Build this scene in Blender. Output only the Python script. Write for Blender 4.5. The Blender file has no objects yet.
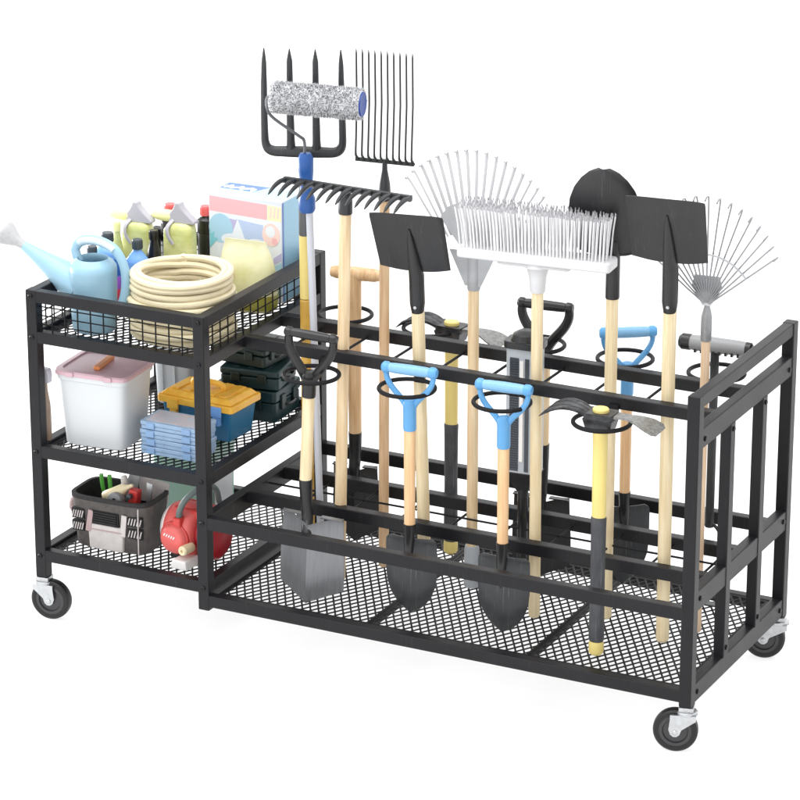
import bpy, math, random
from mathutils import Vector, Matrix
R = math.radians
S = bpy.context.scene
COL = S.collection
random.seed(7)

# ------------------------------------------------------------------ camera
cd = bpy.data.cameras.new("camera")
cam = bpy.data.objects.new("camera", cd)
COL.objects.link(cam)
cam.location = (4.33328, -6.55022, 3.21765)
cam.rotation_euler = (1.2317, 0.00033, 0.46847)
cd.sensor_width = 36.0
cd.lens = 3379.47 / 800 * 36.0
cd.clip_start = 0.1
cd.clip_end = 500
S.camera = cam
S.render.resolution_x = 1024
S.render.resolution_y = 1024

# ------------------------------------------------------------------ light of a white photo studio
W = bpy.data.worlds.new("World")
S.world = W
W.use_nodes = True
bg = W.node_tree.nodes["Background"]
bg.inputs[0].default_value = (1.0, 1.0, 1.0, 1)
bg.inputs[1].default_value = 1.3


def area(name, loc, aim, size, power, col=(1, 1, 1)):
    l = bpy.data.lights.new(name, 'AREA')
    l.shape = 'RECTANGLE'
    l.size, l.size_y = size
    l.energy = power
    l.color = col
    o = bpy.data.objects.new(name, l)
    COL.objects.link(o)
    o.location = loc
    o.rotation_euler = (Vector(aim) - Vector(loc)).to_track_quat('-Z', 'Y').to_euler()
    return o


area("overhead_softbox", (0.0, -0.9, 5.2), (0.4, 0.4, 0), (6.0, 5.0), 270)
area("added_backdrop_fill", (-1.5, 0.5, 5.6), (-1.5, 4.2, 2.2), (7.0, 1.5), 60)  # unseen lamp, added to whiten the wall behind the cart
area("key_softbox", (-1.6, -5.0, 2.6), (0.9, 0.2, 0.4), (1.8, 1.8), 10, (1.0, 0.98, 0.95))
area("added_floor_fill", (-2.6, 0.9, 0.55), (0.6, 0.3, -0.1), (2.4, 0.5), 100)  # added out of view to lift the shade under the cart
area("added_front_fill", (0.2, -2.6, 0.75), (1.0, 0.15, -0.1), (2.6, 0.4), 5)  # another added, unseen lamp, brightening the shaded floor from the front
S.view_settings.view_transform = 'Standard'
S.view_settings.look = 'None'
S.view_settings.exposure = 0.0
S.view_settings.gamma = 1.0


# ------------------------------------------------------------------ materials
def lin(c):
    return tuple((v / 12.92 if v <= 0.04045 else ((v + 0.055) / 1.055) ** 2.4) for v in (x / 255 for x in c))


def mat(name, rgb, rough=0.5, metal=0.0, noise=0.0, nscale=40.0, stretch=(1, 1, 1), bump=0.0, bscale=300.0,
        rgb2=None, spec=0.5, trans=0.0, alpha=1.0, coat=0.0, detail=3.0):
    """rgb in 0..255; an optional second colour is mixed in by noise in object space"""
    m = bpy.data.materials.new(name)
    m.use_nodes = True
    nt = m.node_tree
    b = nt.nodes["Principled BSDF"]
    c = lin(rgb)
    b.inputs["Base Color"].default_value = (*c, 1)
    b.inputs["Roughness"].default_value = rough
    b.inputs["Metallic"].default_value = metal
    b.inputs["Specular IOR Level"].default_value = spec
    b.inputs["Coat Weight"].default_value = coat
    if trans:
        b.inputs["Transmission Weight"].default_value = trans
    b.inputs["Alpha"].default_value = alpha
    if noise or bump:
        tc = nt.nodes.new("ShaderNodeTexCoord")
        mp = nt.nodes.new("ShaderNodeMapping")
        mp.inputs["Scale"].default_value = stretch
        nt.links.new(tc.outputs["Object"], mp.inputs[0])
    if noise:
        n = nt.nodes.new("ShaderNodeTexNoise")
        n.inputs["Scale"].default_value = nscale
        n.inputs["Detail"].default_value = detail
        nt.links.new(mp.outputs[0], n.inputs["Vector"])
        cr = nt.nodes.new("ShaderNodeValToRGB")
        c2 = lin(rgb2) if rgb2 else tuple(v * (1 - noise) for v in c)
        cr.color_ramp.elements[0].position = 0.32
        cr.color_ramp.elements[1].position = 0.68
        cr.color_ramp.elements[0].color = (*c2, 1)
        cr.color_ramp.elements[1].color = (*c, 1)
        nt.links.new(n.outputs[0], cr.inputs[0])
        nt.links.new(cr.outputs[0], b.inputs["Base Color"])
        mr = nt.nodes.new("ShaderNodeMapRange")
        mr.inputs[3].default_value = max(0.02, rough - 0.07)
        mr.inputs[4].default_value = min(1, rough + 0.07)
        nt.links.new(n.outputs[0], mr.inputs[0])
        nt.links.new(mr.outputs[0], b.inputs["Roughness"])
    if bump:
        n2 = nt.nodes.new("ShaderNodeTexNoise")
        n2.inputs["Scale"].default_value = bscale
        n2.inputs["Detail"].default_value = 2
        nt.links.new(mp.outputs[0], n2.inputs["Vector"])
        bp = nt.nodes.new("ShaderNodeBump")
        bp.inputs["Strength"].default_value = bump
        bp.inputs["Distance"].default_value = 0.001
        nt.links.new(n2.outputs[0], bp.inputs["Height"])
        nt.links.new(bp.outputs[0], b.inputs["Normal"])
    return m


def wood(name, light, dark, scale=9.0):
    m = mat(name, light, 0.5, noise=1, rgb2=dark, nscale=scale, stretch=(9, 9, 0.8), bump=0.15, bscale=30, detail=6)
    nt = m.node_tree
    b = nt.nodes["Principled BSDF"]
    base = b.inputs["Base Color"].links[0].from_socket
    tc = nt.nodes.new("ShaderNodeTexCoord")
    mp = nt.nodes.new("ShaderNodeMapping")
    mp.inputs["Scale"].default_value = (150, 150, 2.2)
    nt.links.new(tc.outputs["Object"], mp.inputs[0])
    g = nt.nodes.new("ShaderNodeTexNoise")                        # fine pores along the grain
    g.inputs["Scale"].default_value = 2.2
    g.inputs["Detail"].default_value = 4
    nt.links.new(mp.outputs[0], g.inputs["Vector"])
    r1 = nt.nodes.new("ShaderNodeMapRange")
    r1.inputs[1].default_value, r1.inputs[2].default_value = 0.50, 0.72
    r1.inputs[3].default_value, r1.inputs[4].default_value = 0.0, 0.42
    nt.links.new(g.outputs[0], r1.inputs[0])
    mx = nt.nodes.new("ShaderNodeMix")
    mx.data_type = 'RGBA'
    nt.links.new(r1.outputs[0], mx.inputs["Factor"])
    nt.links.new(base, mx.inputs["A"])
    mx.inputs["B"].default_value = (*[v * 0.62 for v in lin(dark)], 1)
    mp2 = nt.nodes.new("ShaderNodeMapping")
    mp2.inputs["Scale"].default_value = (1.0, 1.0, 0.42)
    nt.links.new(tc.outputs["Object"], mp2.inputs[0])
    v = nt.nodes.new("ShaderNodeTexVoronoi")                      # a few knots
    v.inputs["Scale"].default_value = 15
    nt.links.new(mp2.outputs[0], v.inputs["Vector"])
    r2 = nt.nodes.new("ShaderNodeMapRange")
    r2.inputs[1].default_value, r2.inputs[2].default_value = 0.05, 0.20
    r2.inputs[3].default_value, r2.inputs[4].default_value = 0.55, 0.0
    nt.links.new(v.outputs["Distance"], r2.inputs[0])
    mx2 = nt.nodes.new("ShaderNodeMix")
    mx2.data_type = 'RGBA'
    nt.links.new(r2.outputs[0], mx2.inputs["Factor"])
    nt.links.new(mx.outputs["Result"], mx2.inputs["A"])
    mx2.inputs["B"].default_value = (*[v_ * 0.55 for v_ in lin(dark)], 1)
    nt.links.new(mx2.outputs["Result"], b.inputs["Base Color"])
    return m


def scuff(m, amount=0.5, col=(120, 121, 123)):
    """thin worn scratches over a painted surface"""
    nt = m.node_tree
    b = nt.nodes["Principled BSDF"]
    base = b.inputs["Base Color"].links[0].from_socket
    tc = nt.nodes.new("ShaderNodeTexCoord")
    f = None
    for rot, sc in (((0.3, 0.2, 0.5), (240, 60, 9)), ((0.2, 1.1, 0.9), (300, 40, 12))):
        mp = nt.nodes.new("ShaderNodeMapping")
        mp.inputs["Rotation"].default_value = rot
        mp.inputs["Scale"].default_value = sc
        nt.links.new(tc.outputs["Object"], mp.inputs[0])
        n = nt.nodes.new("ShaderNodeTexNoise")
        n.inputs["Scale"].default_value = 1.0
        n.inputs["Detail"].default_value = 3
        nt.links.new(mp.outputs[0], n.inputs["Vector"])
        r = nt.nodes.new("ShaderNodeMapRange")
        r.inputs[1].default_value, r.inputs[2].default_value = 0.64, 0.76
        r.inputs[3].default_value, r.inputs[4].default_value = 0.0, amount
        nt.links.new(n.outputs[0], r.inputs[0])
        if f is None: f = r.outputs[0]
        else:
            ad = nt.nodes.new("ShaderNodeMath")
            ad.operation = 'MAXIMUM'
            nt.links.new(f, ad.inputs[0])
            nt.links.new(r.outputs[0], ad.inputs[1])
            f = ad.outputs[0]
    mx = nt.nodes.new("ShaderNodeMix")
    mx.data_type = 'RGBA'
    nt.links.new(f, mx.inputs["Factor"])
    nt.links.new(base, mx.inputs["A"])
    mx.inputs["B"].default_value = (*lin(col), 1)
    nt.links.new(mx.outputs["Result"], b.inputs["Base Color"])


M = {}
M["floor"] = mat("white_studio_floor", (253, 253, 253), 0.8, spec=0.2)
nt_ = M['floor'].node_tree                                  # translucency added so white world light from below lifts the cart's shadow
tr_ = nt_.nodes.new("ShaderNodeBsdfTranslucent")
tr_.inputs["Color"].default_value = (0.97, 0.97, 0.97, 1)
mx_ = nt_.nodes.new("ShaderNodeMixShader")
mx_.inputs[0].default_value = 0.55
nt_.links.new(nt_.nodes["Principled BSDF"].outputs[0], mx_.inputs[1])
nt_.links.new(tr_.outputs[0], mx_.inputs[2])
nt_.links.new(mx_.outputs[0], nt_.nodes["Material Output"].inputs[0])
M["steel"] = mat("black_powder_coat", (27, 27, 30), 0.40, noise=0.25, nscale=9, bump=0.12, bscale=900, spec=0.26)
M['wire'] = mat("black_wire", (30, 30, 32), 0.5, spec=0.12)
M['bolt'] = mat("black_bolt", (12, 12, 13), 0.35, spec=0.3)
M['zinc'] = mat("zinc_plated_steel", (196, 198, 200), 0.3, metal=0.85, noise=0.2, nscale=60)
M['tyre'] = mat("black_rubber", (20, 20, 21), 0.45, spec=0.4)
M['rim'] = mat("dark_plastic_rim", (50, 50, 52), 0.3)
M['bplastic'] = mat("black_plastic", (26, 26, 28), 0.3, noise=0.2, nscale=50)
M['blade'] = mat("black_painted_blade", (34, 34, 36), 0.36, noise=0.35, nscale=14, bump=0.1, bscale=120)
M['gunmetal'] = mat("gunmetal_blade", (58, 60, 62), 0.36, metal=0.35, noise=0.3, nscale=16, bump=0.08, bscale=150)
M['silver'] = mat("brushed_steel_blade", (132, 134, 137), 0.36, metal=0.75, noise=0.14, nscale=40, stretch=(5, 5, 0.4))
M['castgrey'] = mat("cast_grey_steel", (150, 150, 148), 0.42, metal=0.7, noise=0.45, nscale=120, bump=0.5, bscale=260)
M['galv'] = mat("galvanised_tine", (150, 151, 154), 0.38, metal=0.55, noise=0.15, nscale=60)
M['galvdark'] = mat("grey_rake_plate", (172, 174, 177), 0.45, metal=0.1, noise=0.15, nscale=40)
M['whitetine'] = mat("pale_painted_tine", (198, 198, 201), 0.6, spec=0.2)
M['iron'] = mat("dark_forged_iron", (44, 46, 48), 0.42, noise=0.3, nscale=30, bump=0.2, bscale=200)
M['clawsteel'] = mat('scuffed_claw_steel', (72, 73, 75), 0.38, metal=0.5, noise=0.5, nscale=60, rgb2=(38, 38, 40), bump=0.3, bscale=160)
M['paleplate'] = mat('pale_grey_plate', (196, 198, 201), 0.5, noise=0.08, nscale=40)
M['ferrule'] = mat("grey_painted_ferrule", (92, 94, 98), 0.42, metal=0.3)
M['wood_pale'] = wood("pale_beech", (236, 214, 178), (219, 188, 145))
M['wood_cream'] = wood("cream_beech", (232, 216, 180), (216, 194, 152))
M['wood_orange'] = wood("orange_varnished_ash", (232, 194, 150), (214, 170, 122))
M['wood_brown'] = wood("brown_ash", (220, 190, 154), (194, 156, 116))
M['wood_pink'] = wood("pinkish_beech", (226, 200, 170), (206, 172, 138))
M['wood_tan'] = wood("tan_ash", (222, 190, 150), (190, 150, 104))
M['yellow'] = mat("yellow_fibreglass", (226, 206, 126), 0.4, noise=0.12, nscale=8, stretch=(4, 4, 1))
M['amber'] = mat("amber_fibreglass", (208, 164, 70), 0.4, noise=0.25, nscale=30)
M['grip'] = mat("dark_grey_rubber_grip", (72, 74, 78), 0.6, noise=0.4, nscale=45, stretch=(2, 2, 0.6), bump=0.4, bscale=90)
M['blue'] = mat("light_blue_plastic", (90, 156, 208), 0.35, noise=0.06, nscale=20)
M['bluepale'] = mat("pale_blue_grip", (124, 174, 212), 0.38, noise=0.08, nscale=90)
M['deepblue'] = mat("deep_blue_plastic", (30, 82, 152), 0.4)
M['navy'] = mat("navy_cap", (30, 66, 142), 0.4)
M['whitep'] = mat("white_plastic", (206, 206, 208), 0.4)
M['whitepole'] = mat("white_enamelled_pole", (190, 193, 202), 0.25)
M['bristle'] = mat("white_bristle", (224, 224, 226), 0.5, noise=0.08, nscale=60)
M['bristletip'] = mat("grey_bristle_tip", (164, 164, 168), 0.6)
M['nap'] = mat("white_roller_nap", (240, 240, 242), 0.9, noise=1, rgb2=(176, 177, 181), nscale=300)
M['napdark'] = mat("grey_roller_nap", (84, 86, 90), 0.9)
M['greytool'] = mat("grey_tool_plastic", (176, 182, 188), 0.4, noise=0.08, nscale=30)
M['greygrip'] = mat("silver_grey_grip", (140, 141, 143), 0.4)
M['ribdark'] = mat("dark_ribbed_strip", (58, 64, 72), 0.45)
# goods
M['can'] = mat("sky_blue_can", (144, 182, 202), 0.32, noise=0.05, nscale=10)
M['rosegrey'] = mat('pale_grey_rose', (178, 178, 180), 0.45, noise=0.12, nscale=120)
M['canpale'] = mat("pale_can_grip", (188, 208, 218), 0.35)
M['hose'] = mat("beige_hose", (228, 216, 182), 0.42, noise=0.1, nscale=20)
M['bottleblue'] = mat("blue_bottle", (116, 164, 226), 0.3)
M['bottlemid'] = mat("royal_blue_label", (58, 112, 186), 0.35)
M['purple'] = mat("purple_label", (162, 96, 206), 0.4)
M['red'] = mat("red_plastic", (206, 62, 58), 0.32, noise=0.08, nscale=30)
M['redlabel'] = mat("red_label", (212, 60, 84), 0.4)
M['darkcap'] = mat("dark_grey_cap", (58, 66, 72), 0.4)
M['lime'] = mat("pale_lime_liquid", (218, 220, 158), 0.25, noise=0.25, nscale=22, stretch=(1, 1, 2), rgb2=(190, 196, 118))
M['limepale'] = mat("pale_yellow_plastic", (236, 236, 168), 0.35)
M['greytrig'] = mat("lavender_grey_trigger", (176, 174, 182), 0.4)
M['blackglass'] = mat("black_bottle", (16, 14, 16), 0.22, noise=0.3, nscale=30)
M['pinkred'] = mat("coral_cap", (222, 98, 98), 0.4)
M['carton'] = mat("white_carton", (214, 222, 232), 0.4)
M['cpink'] = mat("printed_pink", (236, 180, 186), 0.4)
M['cblue'] = mat("printed_sky_blue", (166, 204, 226), 0.4)
M['cside'] = mat("printed_grey_blue", (142, 184, 208), 0.4)
M['cedge'] = mat("printed_indigo", (84, 116, 178), 0.4)
M['cviolet'] = mat("printed_periwinkle", (182, 198, 230), 0.4)
M['cpurple'] = mat("printed_purple", (184, 178, 216), 0.4)
M['cteal'] = mat("printed_teal", (126, 196, 212), 0.4)
M['cwhite'] = mat("printed_white", (224, 230, 238), 0.4)
M['cpeach'] = mat("printed_peach", (238, 208, 204), 0.4)
M['cyellow'] = mat("printed_cream", (250, 232, 190), 0.4)
M['corange'] = mat("printed_orange", (236, 140, 104), 0.4)
M['pouch'] = mat("pale_olive_pouch", (222, 220, 188), 0.3, noise=1, rgb2=(198, 196, 142), nscale=14)
M['olive'] = mat("olive_pouch_band", (158, 154, 62), 0.35, noise=0.2, nscale=20)
M['binw'] = mat("translucent_white_bin", (206, 210, 213), 0.38)
M['lidpink'] = mat("mauve_tinted_lid", (206, 172, 182), 0.25, noise=0.1, nscale=18)
M['orange'] = mat("orange_plastic", (236, 152, 92), 0.35)
M['tank'] = mat("clouded_grey_tub", (200, 204, 208), 0.4, noise=0.08, nscale=12)
M['brownliq'] = mat("brown_bottle", (150, 128, 112), 0.3, noise=0.3, nscale=20)
M['caseblue'] = mat("pale_blue_case", (150, 178, 208), 0.3, noise=0.12, nscale=40)
M['caselatch'] = mat('pale_blue_latch', (132, 166, 206), 0.35)
M['casetop'] = mat("lilac_case_lid", (202, 188, 194), 0.25, noise=0.12, nscale=40, rgb2=(180, 192, 208))
M['tbblue'] = mat("toolbox_blue", (34, 108, 150), 0.4, noise=0.1, nscale=30)
M['tbyellow'] = mat("toolbox_yellow", (242, 192, 74), 0.38, noise=0.12, nscale=40, rgb2=(232, 172, 54))
M['teal'] = mat("dark_teal_case", (20, 50, 54), 0.4, noise=0.25, nscale=20)
M['tealdark'] = mat("black_green_case", (15, 38, 36), 0.4, noise=0.25, nscale=20)
M['bag'] = mat("taupe_canvas", (92, 88, 86), 0.8, noise=0.3, nscale=60, bump=0.5, bscale=500)
M['baginner'] = mat("dark_canvas_lining", (52, 50, 50), 0.9, noise=0.3, nscale=60)
M['bagpale'] = mat("pale_grey_pocket", (202, 196, 194), 0.7, noise=0.12, nscale=50, bump=0.3, bscale=400)
M['bagpink'] = mat("dusty_pink_strap", (172, 150, 150), 0.75)
M['blackweb'] = mat("black_webbing", (22, 22, 23), 0.7)
M['coral'] = mat("coral_red_shell", (228, 104, 100), 0.34, noise=0.15, nscale=14)
M['shadedred'] = mat("shaded_red_shell", (156, 26, 38), 0.38)  # red shell with the shade of the pump's rear put into its colour
M['greyrubber'] = mat("grey_green_handle", (96, 108, 106), 0.5)
M['cream'] = mat("cream_plastic", (232, 218, 180), 0.4)
M['mint'] = mat("mint_plastic", (150, 188, 172), 0.45)
M['green'] = mat("green_plastic", (92, 176, 74), 0.35)
M['white'] = mat("white_gloss", (232, 230, 228), 0.35)


scuff(M['blade'], 0.30, (84, 85, 88))
scuff(M['gunmetal'], 0.45, (128, 129, 132))
scuff(M['iron'], 0.35, (96, 97, 100))
scuff(M['grip'], 0.45, (128, 130, 134))
scuff(M['steel'], 0.10, (92, 92, 96))


# ------------------------------------------------------------------ mesh helpers
class MB:
    def __init__(s):
        s.v, s.f, s.mi = [], [], []

    def add(s, vs, fs, m=0):
        o = len(s.v)
        s.v += [tuple(v) for v in vs]
        for f in fs:
            s.f.append([i + o for i in f])
            s.mi.append(m)
        return s

    def box(s, x0, x1, y0, y1, z0, z1, m=0, mtx=None):
        vs = [Vector((x, y, z)) for x in (x0, x1) for y in (y0, y1) for z in (z0, z1)]
        if mtx: vs = [mtx @ v for v in vs]
        return s.add(vs, [(0, 1, 3, 2), (4, 6, 7, 5), (0, 4, 5, 1), (2, 3, 7, 6), (0, 2, 6, 4), (1, 5, 7, 3)], m)

    def taper(s, b, t, z0, z1, m=0):
        """frustum: b and t are (x0,x1,y0,y1)"""
        vs = []
        for (x0, x1, y0, y1), z in ((b, z0), (t, z1)):
            vs += [(x0, y0, z), (x1, y0, z), (x1, y1, z), (x0, y1, z)]
        return s.add(vs, [(3, 2, 1, 0), (4, 5, 6, 7), (0, 1, 5, 4), (1, 2, 6, 5), (2, 3, 7, 6), (3, 0, 4, 7)], m)

    def bar(s, a, b, w, h, m=0, up=(0, 0, 1)):
        a, b = Vector(a), Vector(b)
        d = (b - a).normalized()
        u = Vector(up)
        sx = d.cross(u).normalized()
        u = sx.cross(d)
        vs = []
        for p in (a, b):
            for i, j in ((-1, -1), (1, -1), (1, 1), (-1, 1)):
                vs.append(p + sx * (i * w / 2) + u * (j * h / 2))
        return s.add(vs, [(3, 2, 1, 0), (4, 5, 6, 7), (0, 1, 5, 4), (1, 2, 6, 5), (2, 3, 7, 6), (3, 0, 4, 7)], m)

    def tube(s, path, r, seg=10, closed=False, m=0, flat=1.0, cap=True):
        P = [Vector(p) for p in path]
        n = len(P)
        rs = r if isinstance(r, (list, tuple)) else [r] * n
        t0 = (P[1] - P[0]).normalized()
        ref = Vector((0, 0, 1)) if abs(t0.z) < 0.9 else Vector((0, 1, 0))
        N = (ref - t0 * ref.dot(t0)).normalized()
        vs, fs = [], []
        for i in range(n):
            if closed:
                t = (P[(i + 1) % n] - P[i - 1]).normalized()
            else:
                t = (P[min(i + 1, n - 1)] - P[max(i - 1, 0)]).normalized()
            N = (N - t * N.dot(t)).normalized()
            B = t.cross(N)
            for k in range(seg):
                a = 2 * math.pi * k / seg
                vs.append(P[i] + (N * math.cos(a) * flat + B * math.sin(a)) * rs[i])
        for i in range(n if closed else n - 1):
            for k in range(seg):
                i2 = (i + 1) % n
                fs.append((i * seg + k, i * seg + (k + 1) % seg, i2 * seg + (k + 1) % seg, i2 * seg + k))
        if not closed and cap:
            fs.append(tuple(range(seg))[::-1])
            fs.append(tuple((n - 1) * seg + k for k in range(seg)))
        return s.add(vs, fs, m)

    def lathe(s, prof, seg=28, c=(0, 0, 0), m=0, mtx=None, sx=1.0, sy=1.0):
        """profile of (r,z) turned round z"""
        vs, fs = [], []
        n = len(prof)
        for r, z in prof:
            for k in range(seg):
                a = 2 * math.pi * k / seg
                vs.append(Vector((max(r, 1e-5) * math.cos(a) * sx, max(r, 1e-5) * math.sin(a) * sy, z)))
        for i in range(n - 1):
            for k in range(seg):
                fs.append((i * seg + k, i * seg + (k + 1) % seg, (i + 1) * seg + (k + 1) % seg, (i + 1) * seg + k))
        if prof[0][0] > 1e-4: fs.append(tuple(range(seg))[::-1])
        if prof[-1][0] > 1e-4: fs.append(tuple((n - 1) * seg + k for k in range(seg)))
        if mtx: vs = [mtx @ v for v in vs]
        c = Vector(c)
        return s.add([v + c for v in vs], fs, m)

    def prism(s, poly, t0, t1, axis='y', m=0, mtx=None):
        """outline in the plane across the axis, from t0 to t1 along it"""
        def P(a, b, t):
            return {'y': (a, t, b), 'x': (t, a, b), 'z': (a, b, t)}[axis]
        n = len(poly)
        vs = [Vector(P(a, b, t0)) for a, b in poly] + [Vector(P(a, b, t1)) for a, b in poly]
        fs = [tuple(range(n)), tuple(range(2 * n - 1, n - 1, -1))]
        fs += [(i, i + n, (i + 1) % n + n, (i + 1) % n) for i in range(n)]
        if mtx: vs = [mtx @ v for v in vs]
        return s.add(vs, fs, m)

    def sheet(s, fn, nu, nv, th, m=0):
        """a curved plate of thickness th (along y): fn(u,v), u in -1..1, v in 0..1"""
        vs, fs = [], []
        for side in (0, 1):
            for j in range(nv + 1):
                for i in range(nu + 1):
                    p = Vector(fn(-1 + 2 * i / nu, j / nv))
                    p.y += th * side
                    vs.append(p)
        w = nu + 1
        K = w * (nv + 1)
        for j in range(nv):
            for i in range(nu):
                a = j * w + i
                fs.append((a, a + 1, a + w + 1, a + w))
                fs.append((K + a, K + a + w, K + a + w + 1, K + a + 1))
        for j in range(nv):
            a, b = j * w, j * w + nu
            fs.append((a, a + w, K + a + w, K + a))
            fs.append((b, K + b, K + b + w, b + w))
        for i in range(nu):
            a, b = i, nv * w + i
            fs.append((a, K + a, K + a + 1, a + 1))
            fs.append((b, b + 1, K + b + 1, K + b))
        return s.add(vs, fs, m)

    def build(s, name, mats, parent=None, bevel=0, angle=35, flat=False, seg=2):
        me = bpy.data.meshes.new(name)
        me.from_pydata(s.v, [], s.f)
        mats = mats if isinstance(mats, (list, tuple)) else [mats]
        for x in mats: me.materials.append(M[x] if isinstance(x, str) else x)
        me.polygons.foreach_set('material_index', s.mi)
        import bmesh
        bm = bmesh.new()
        bm.from_mesh(me)
        bmesh.ops.recalc_face_normals(bm, faces=bm.faces)
        bm.to_mesh(me)
        bm.free()
        if not flat:
            me.shade_smooth()
            me.set_sharp_from_angle(angle=R(angle))
        o = bpy.data.objects.new(name, me)
        COL.objects.link(o)
        if parent: o.parent = parent
        if bevel:
            b = o.modifiers.new('bevel', 'BEVEL')
            b.width = bevel
            b.segments = seg
            b.limit_method = 'ANGLE'
            b.angle_limit = R(40)
            b.harden_normals = True
        return o


def thing(name, label, cat, loc=(0, 0, 0), rot=(0, 0, 0), group=None):
    o = bpy.data.objects.new(name, None)
    o.empty_display_size = 0.05
    COL.objects.link(o)
    o.location = loc
    o.rotation_euler = rot
    o['label'] = label
    o['category'] = cat
    if group: o['group'] = group
    return o


def dup(root, loc, rot=None, label=None, scale=None):
    def cp(o, parent):
        c = o.copy()
        COL.objects.link(c)
        if parent: c.parent = parent
        for ch in list(o.children): cp(ch, c)
        return c
    r = cp(root, None)
    r.location = loc
    if rot: r.rotation_euler = rot
    if label: r['label'] = label
    if scale: r.scale = scale
    return r


def arc(c, r, a0, a1, n, plane='xz'):
    out = []
    for i in range(n + 1):
        a = R(a0 + (a1 - a0) * i / n)
        x, y = c[0] + r * math.cos(a), c[1] + r * math.sin(a)
        out.append((x, y))
    return out


def rrect(x0, x1, y0, y1, r, n=5):
    p = arc((x1 - r, y1 - r), r, 0, 90, n) + arc((x0 + r, y1 - r), r, 90, 180, n)
    return p + arc((x0 + r, y0 + r), r, 180, 270, n) + arc((x1 - r, y0 + r), r, 270, 360, n)


def lerp(a, b, t): return a + (b - a) * t


def interp(t, pts):
    for (t0, a), (t1, b) in zip(pts, pts[1:]):
        if t <= t1:
            return lerp(a, b, 0 if t1 == t0 else (t - t0) / (t1 - t0))
    return pts[-1][1]


def spline(pts, n=8):
    """Catmull-Rom through the points"""
    P = [Vector(p) for p in pts]
    P = [2 * P[0] - P[1]] + P + [2 * P[-1] - P[-2]]
    out = []
    for i in range(1, len(P) - 2):
        a, b, c, d = P[i - 1:i + 3]
        for k in range(n):
            t = k / n
            out.append(0.5 * ((2 * b) + (c - a) * t + (2 * a - 5 * b + 4 * c - d) * t * t + (3 * b - a - 3 * c + d) * t ** 3))
    out.append(P[-2])
    return out


# ------------------------------------------------------------------ the setting: a white floor
GZ = -0.1125
fb_ = MB()
prof_ = [(-14.0, GZ), (2.6, GZ)] + [(2.6 + 1.6 * math.sin(R(a)), GZ + 1.6 - 1.6 * math.cos(R(a))) for a in range(6, 91, 6)] + [(4.2, 7.0)]
vs_ = []
for (y_, z_) in prof_: vs_ += [(-14, y_, z_), (14, y_, z_)]
fb_.add(vs_, [(2 * i, 2 * i + 1, 2 * i + 3, 2 * i + 2) for i in range(len(prof_) - 1)])
fl = fb_.build('floor', 'floor', angle=60)
fl['kind'] = 'structure'

# ------------------------------------------------------------------ the cart
H, L, LS, D, w = 0.75, 1.757, 0.497, 0.617, 0.030
cart = thing('tool_cart', 'long black steel rolling garden tool cart with three mesh shelves at its left end', 'cart', (0, 0, 0))
BV = 0.0028
for (x, y) in ((0, 0), (0, D - w), (LS - w, 0), (LS - w - 0.004, D - w), (L - w, 0), (L - w, D - w)):
    MB().box(x, x + w + (0.004 if (y and x and x < 1) else 0), y, y + w, 0, H).build('post', 'steel', cart, BV)


def rail(x0, x1, y0, y1, z0, z1, name='rail'):
    return MB().box(x0, x1, y0, y1, z0, z1).build(name, 'steel', cart, BV)


e = 0.0012
t = 0.027
for z0, z1 in ((0.719, 0.7492), (0.616, 0.646), (0.318, 0.350), (0.044, 0.074)):
    rail(w - 0.004, LS - w + 0.004, e, t, z0, z1)                       # front
    rail(w - 0.004, LS - w + 0.004, D - t, D - e, z0, z1)               # back
    rail(e, t, w - 0.004, D - w + 0.004, z0, z1)                        # left side
    rail(LS - t, LS - e, w - 0.004, D - w + 0.004, z0 if z0 > 0.05 else 0.013, z1)              # right side
rail(LS - t, LS - e, w - 0.004, D - w + 0.004, 0.196, 0.243)
for z0, z1 in ((0.211, 0.243), (0.010, 0.040)):
    rail(LS - 0.004, L - w + 0.004, e, t, z0, z1)
    rail(LS - 0.004, L - w + 0.004, D - t, D - e, z0, z1)
for y in (0.200, 0.387):
    rail(LS - 0.004, L - 0.024, y, y + 0.028, 0.615, 0.6445)
    rail(LS - 0.004, L - 0.024, y, y + 0.028, 0.213, 0.2445)
for z0, z1 in ((0.718, 0.7492), (0.620, 0.668), (0.2285, 0.278), (0.003, 0.050)):
    rail(L - t - 0.001, L - e - 0.001, w - 0.004, D - w + 0.004, z0, z1)
for y in (0.199, 0.401):
    MB().box(L - t, L - 0.0004, y, y + 0.03, 0.046, 0.624).build('slat', 'steel', cart, BV)


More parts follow.
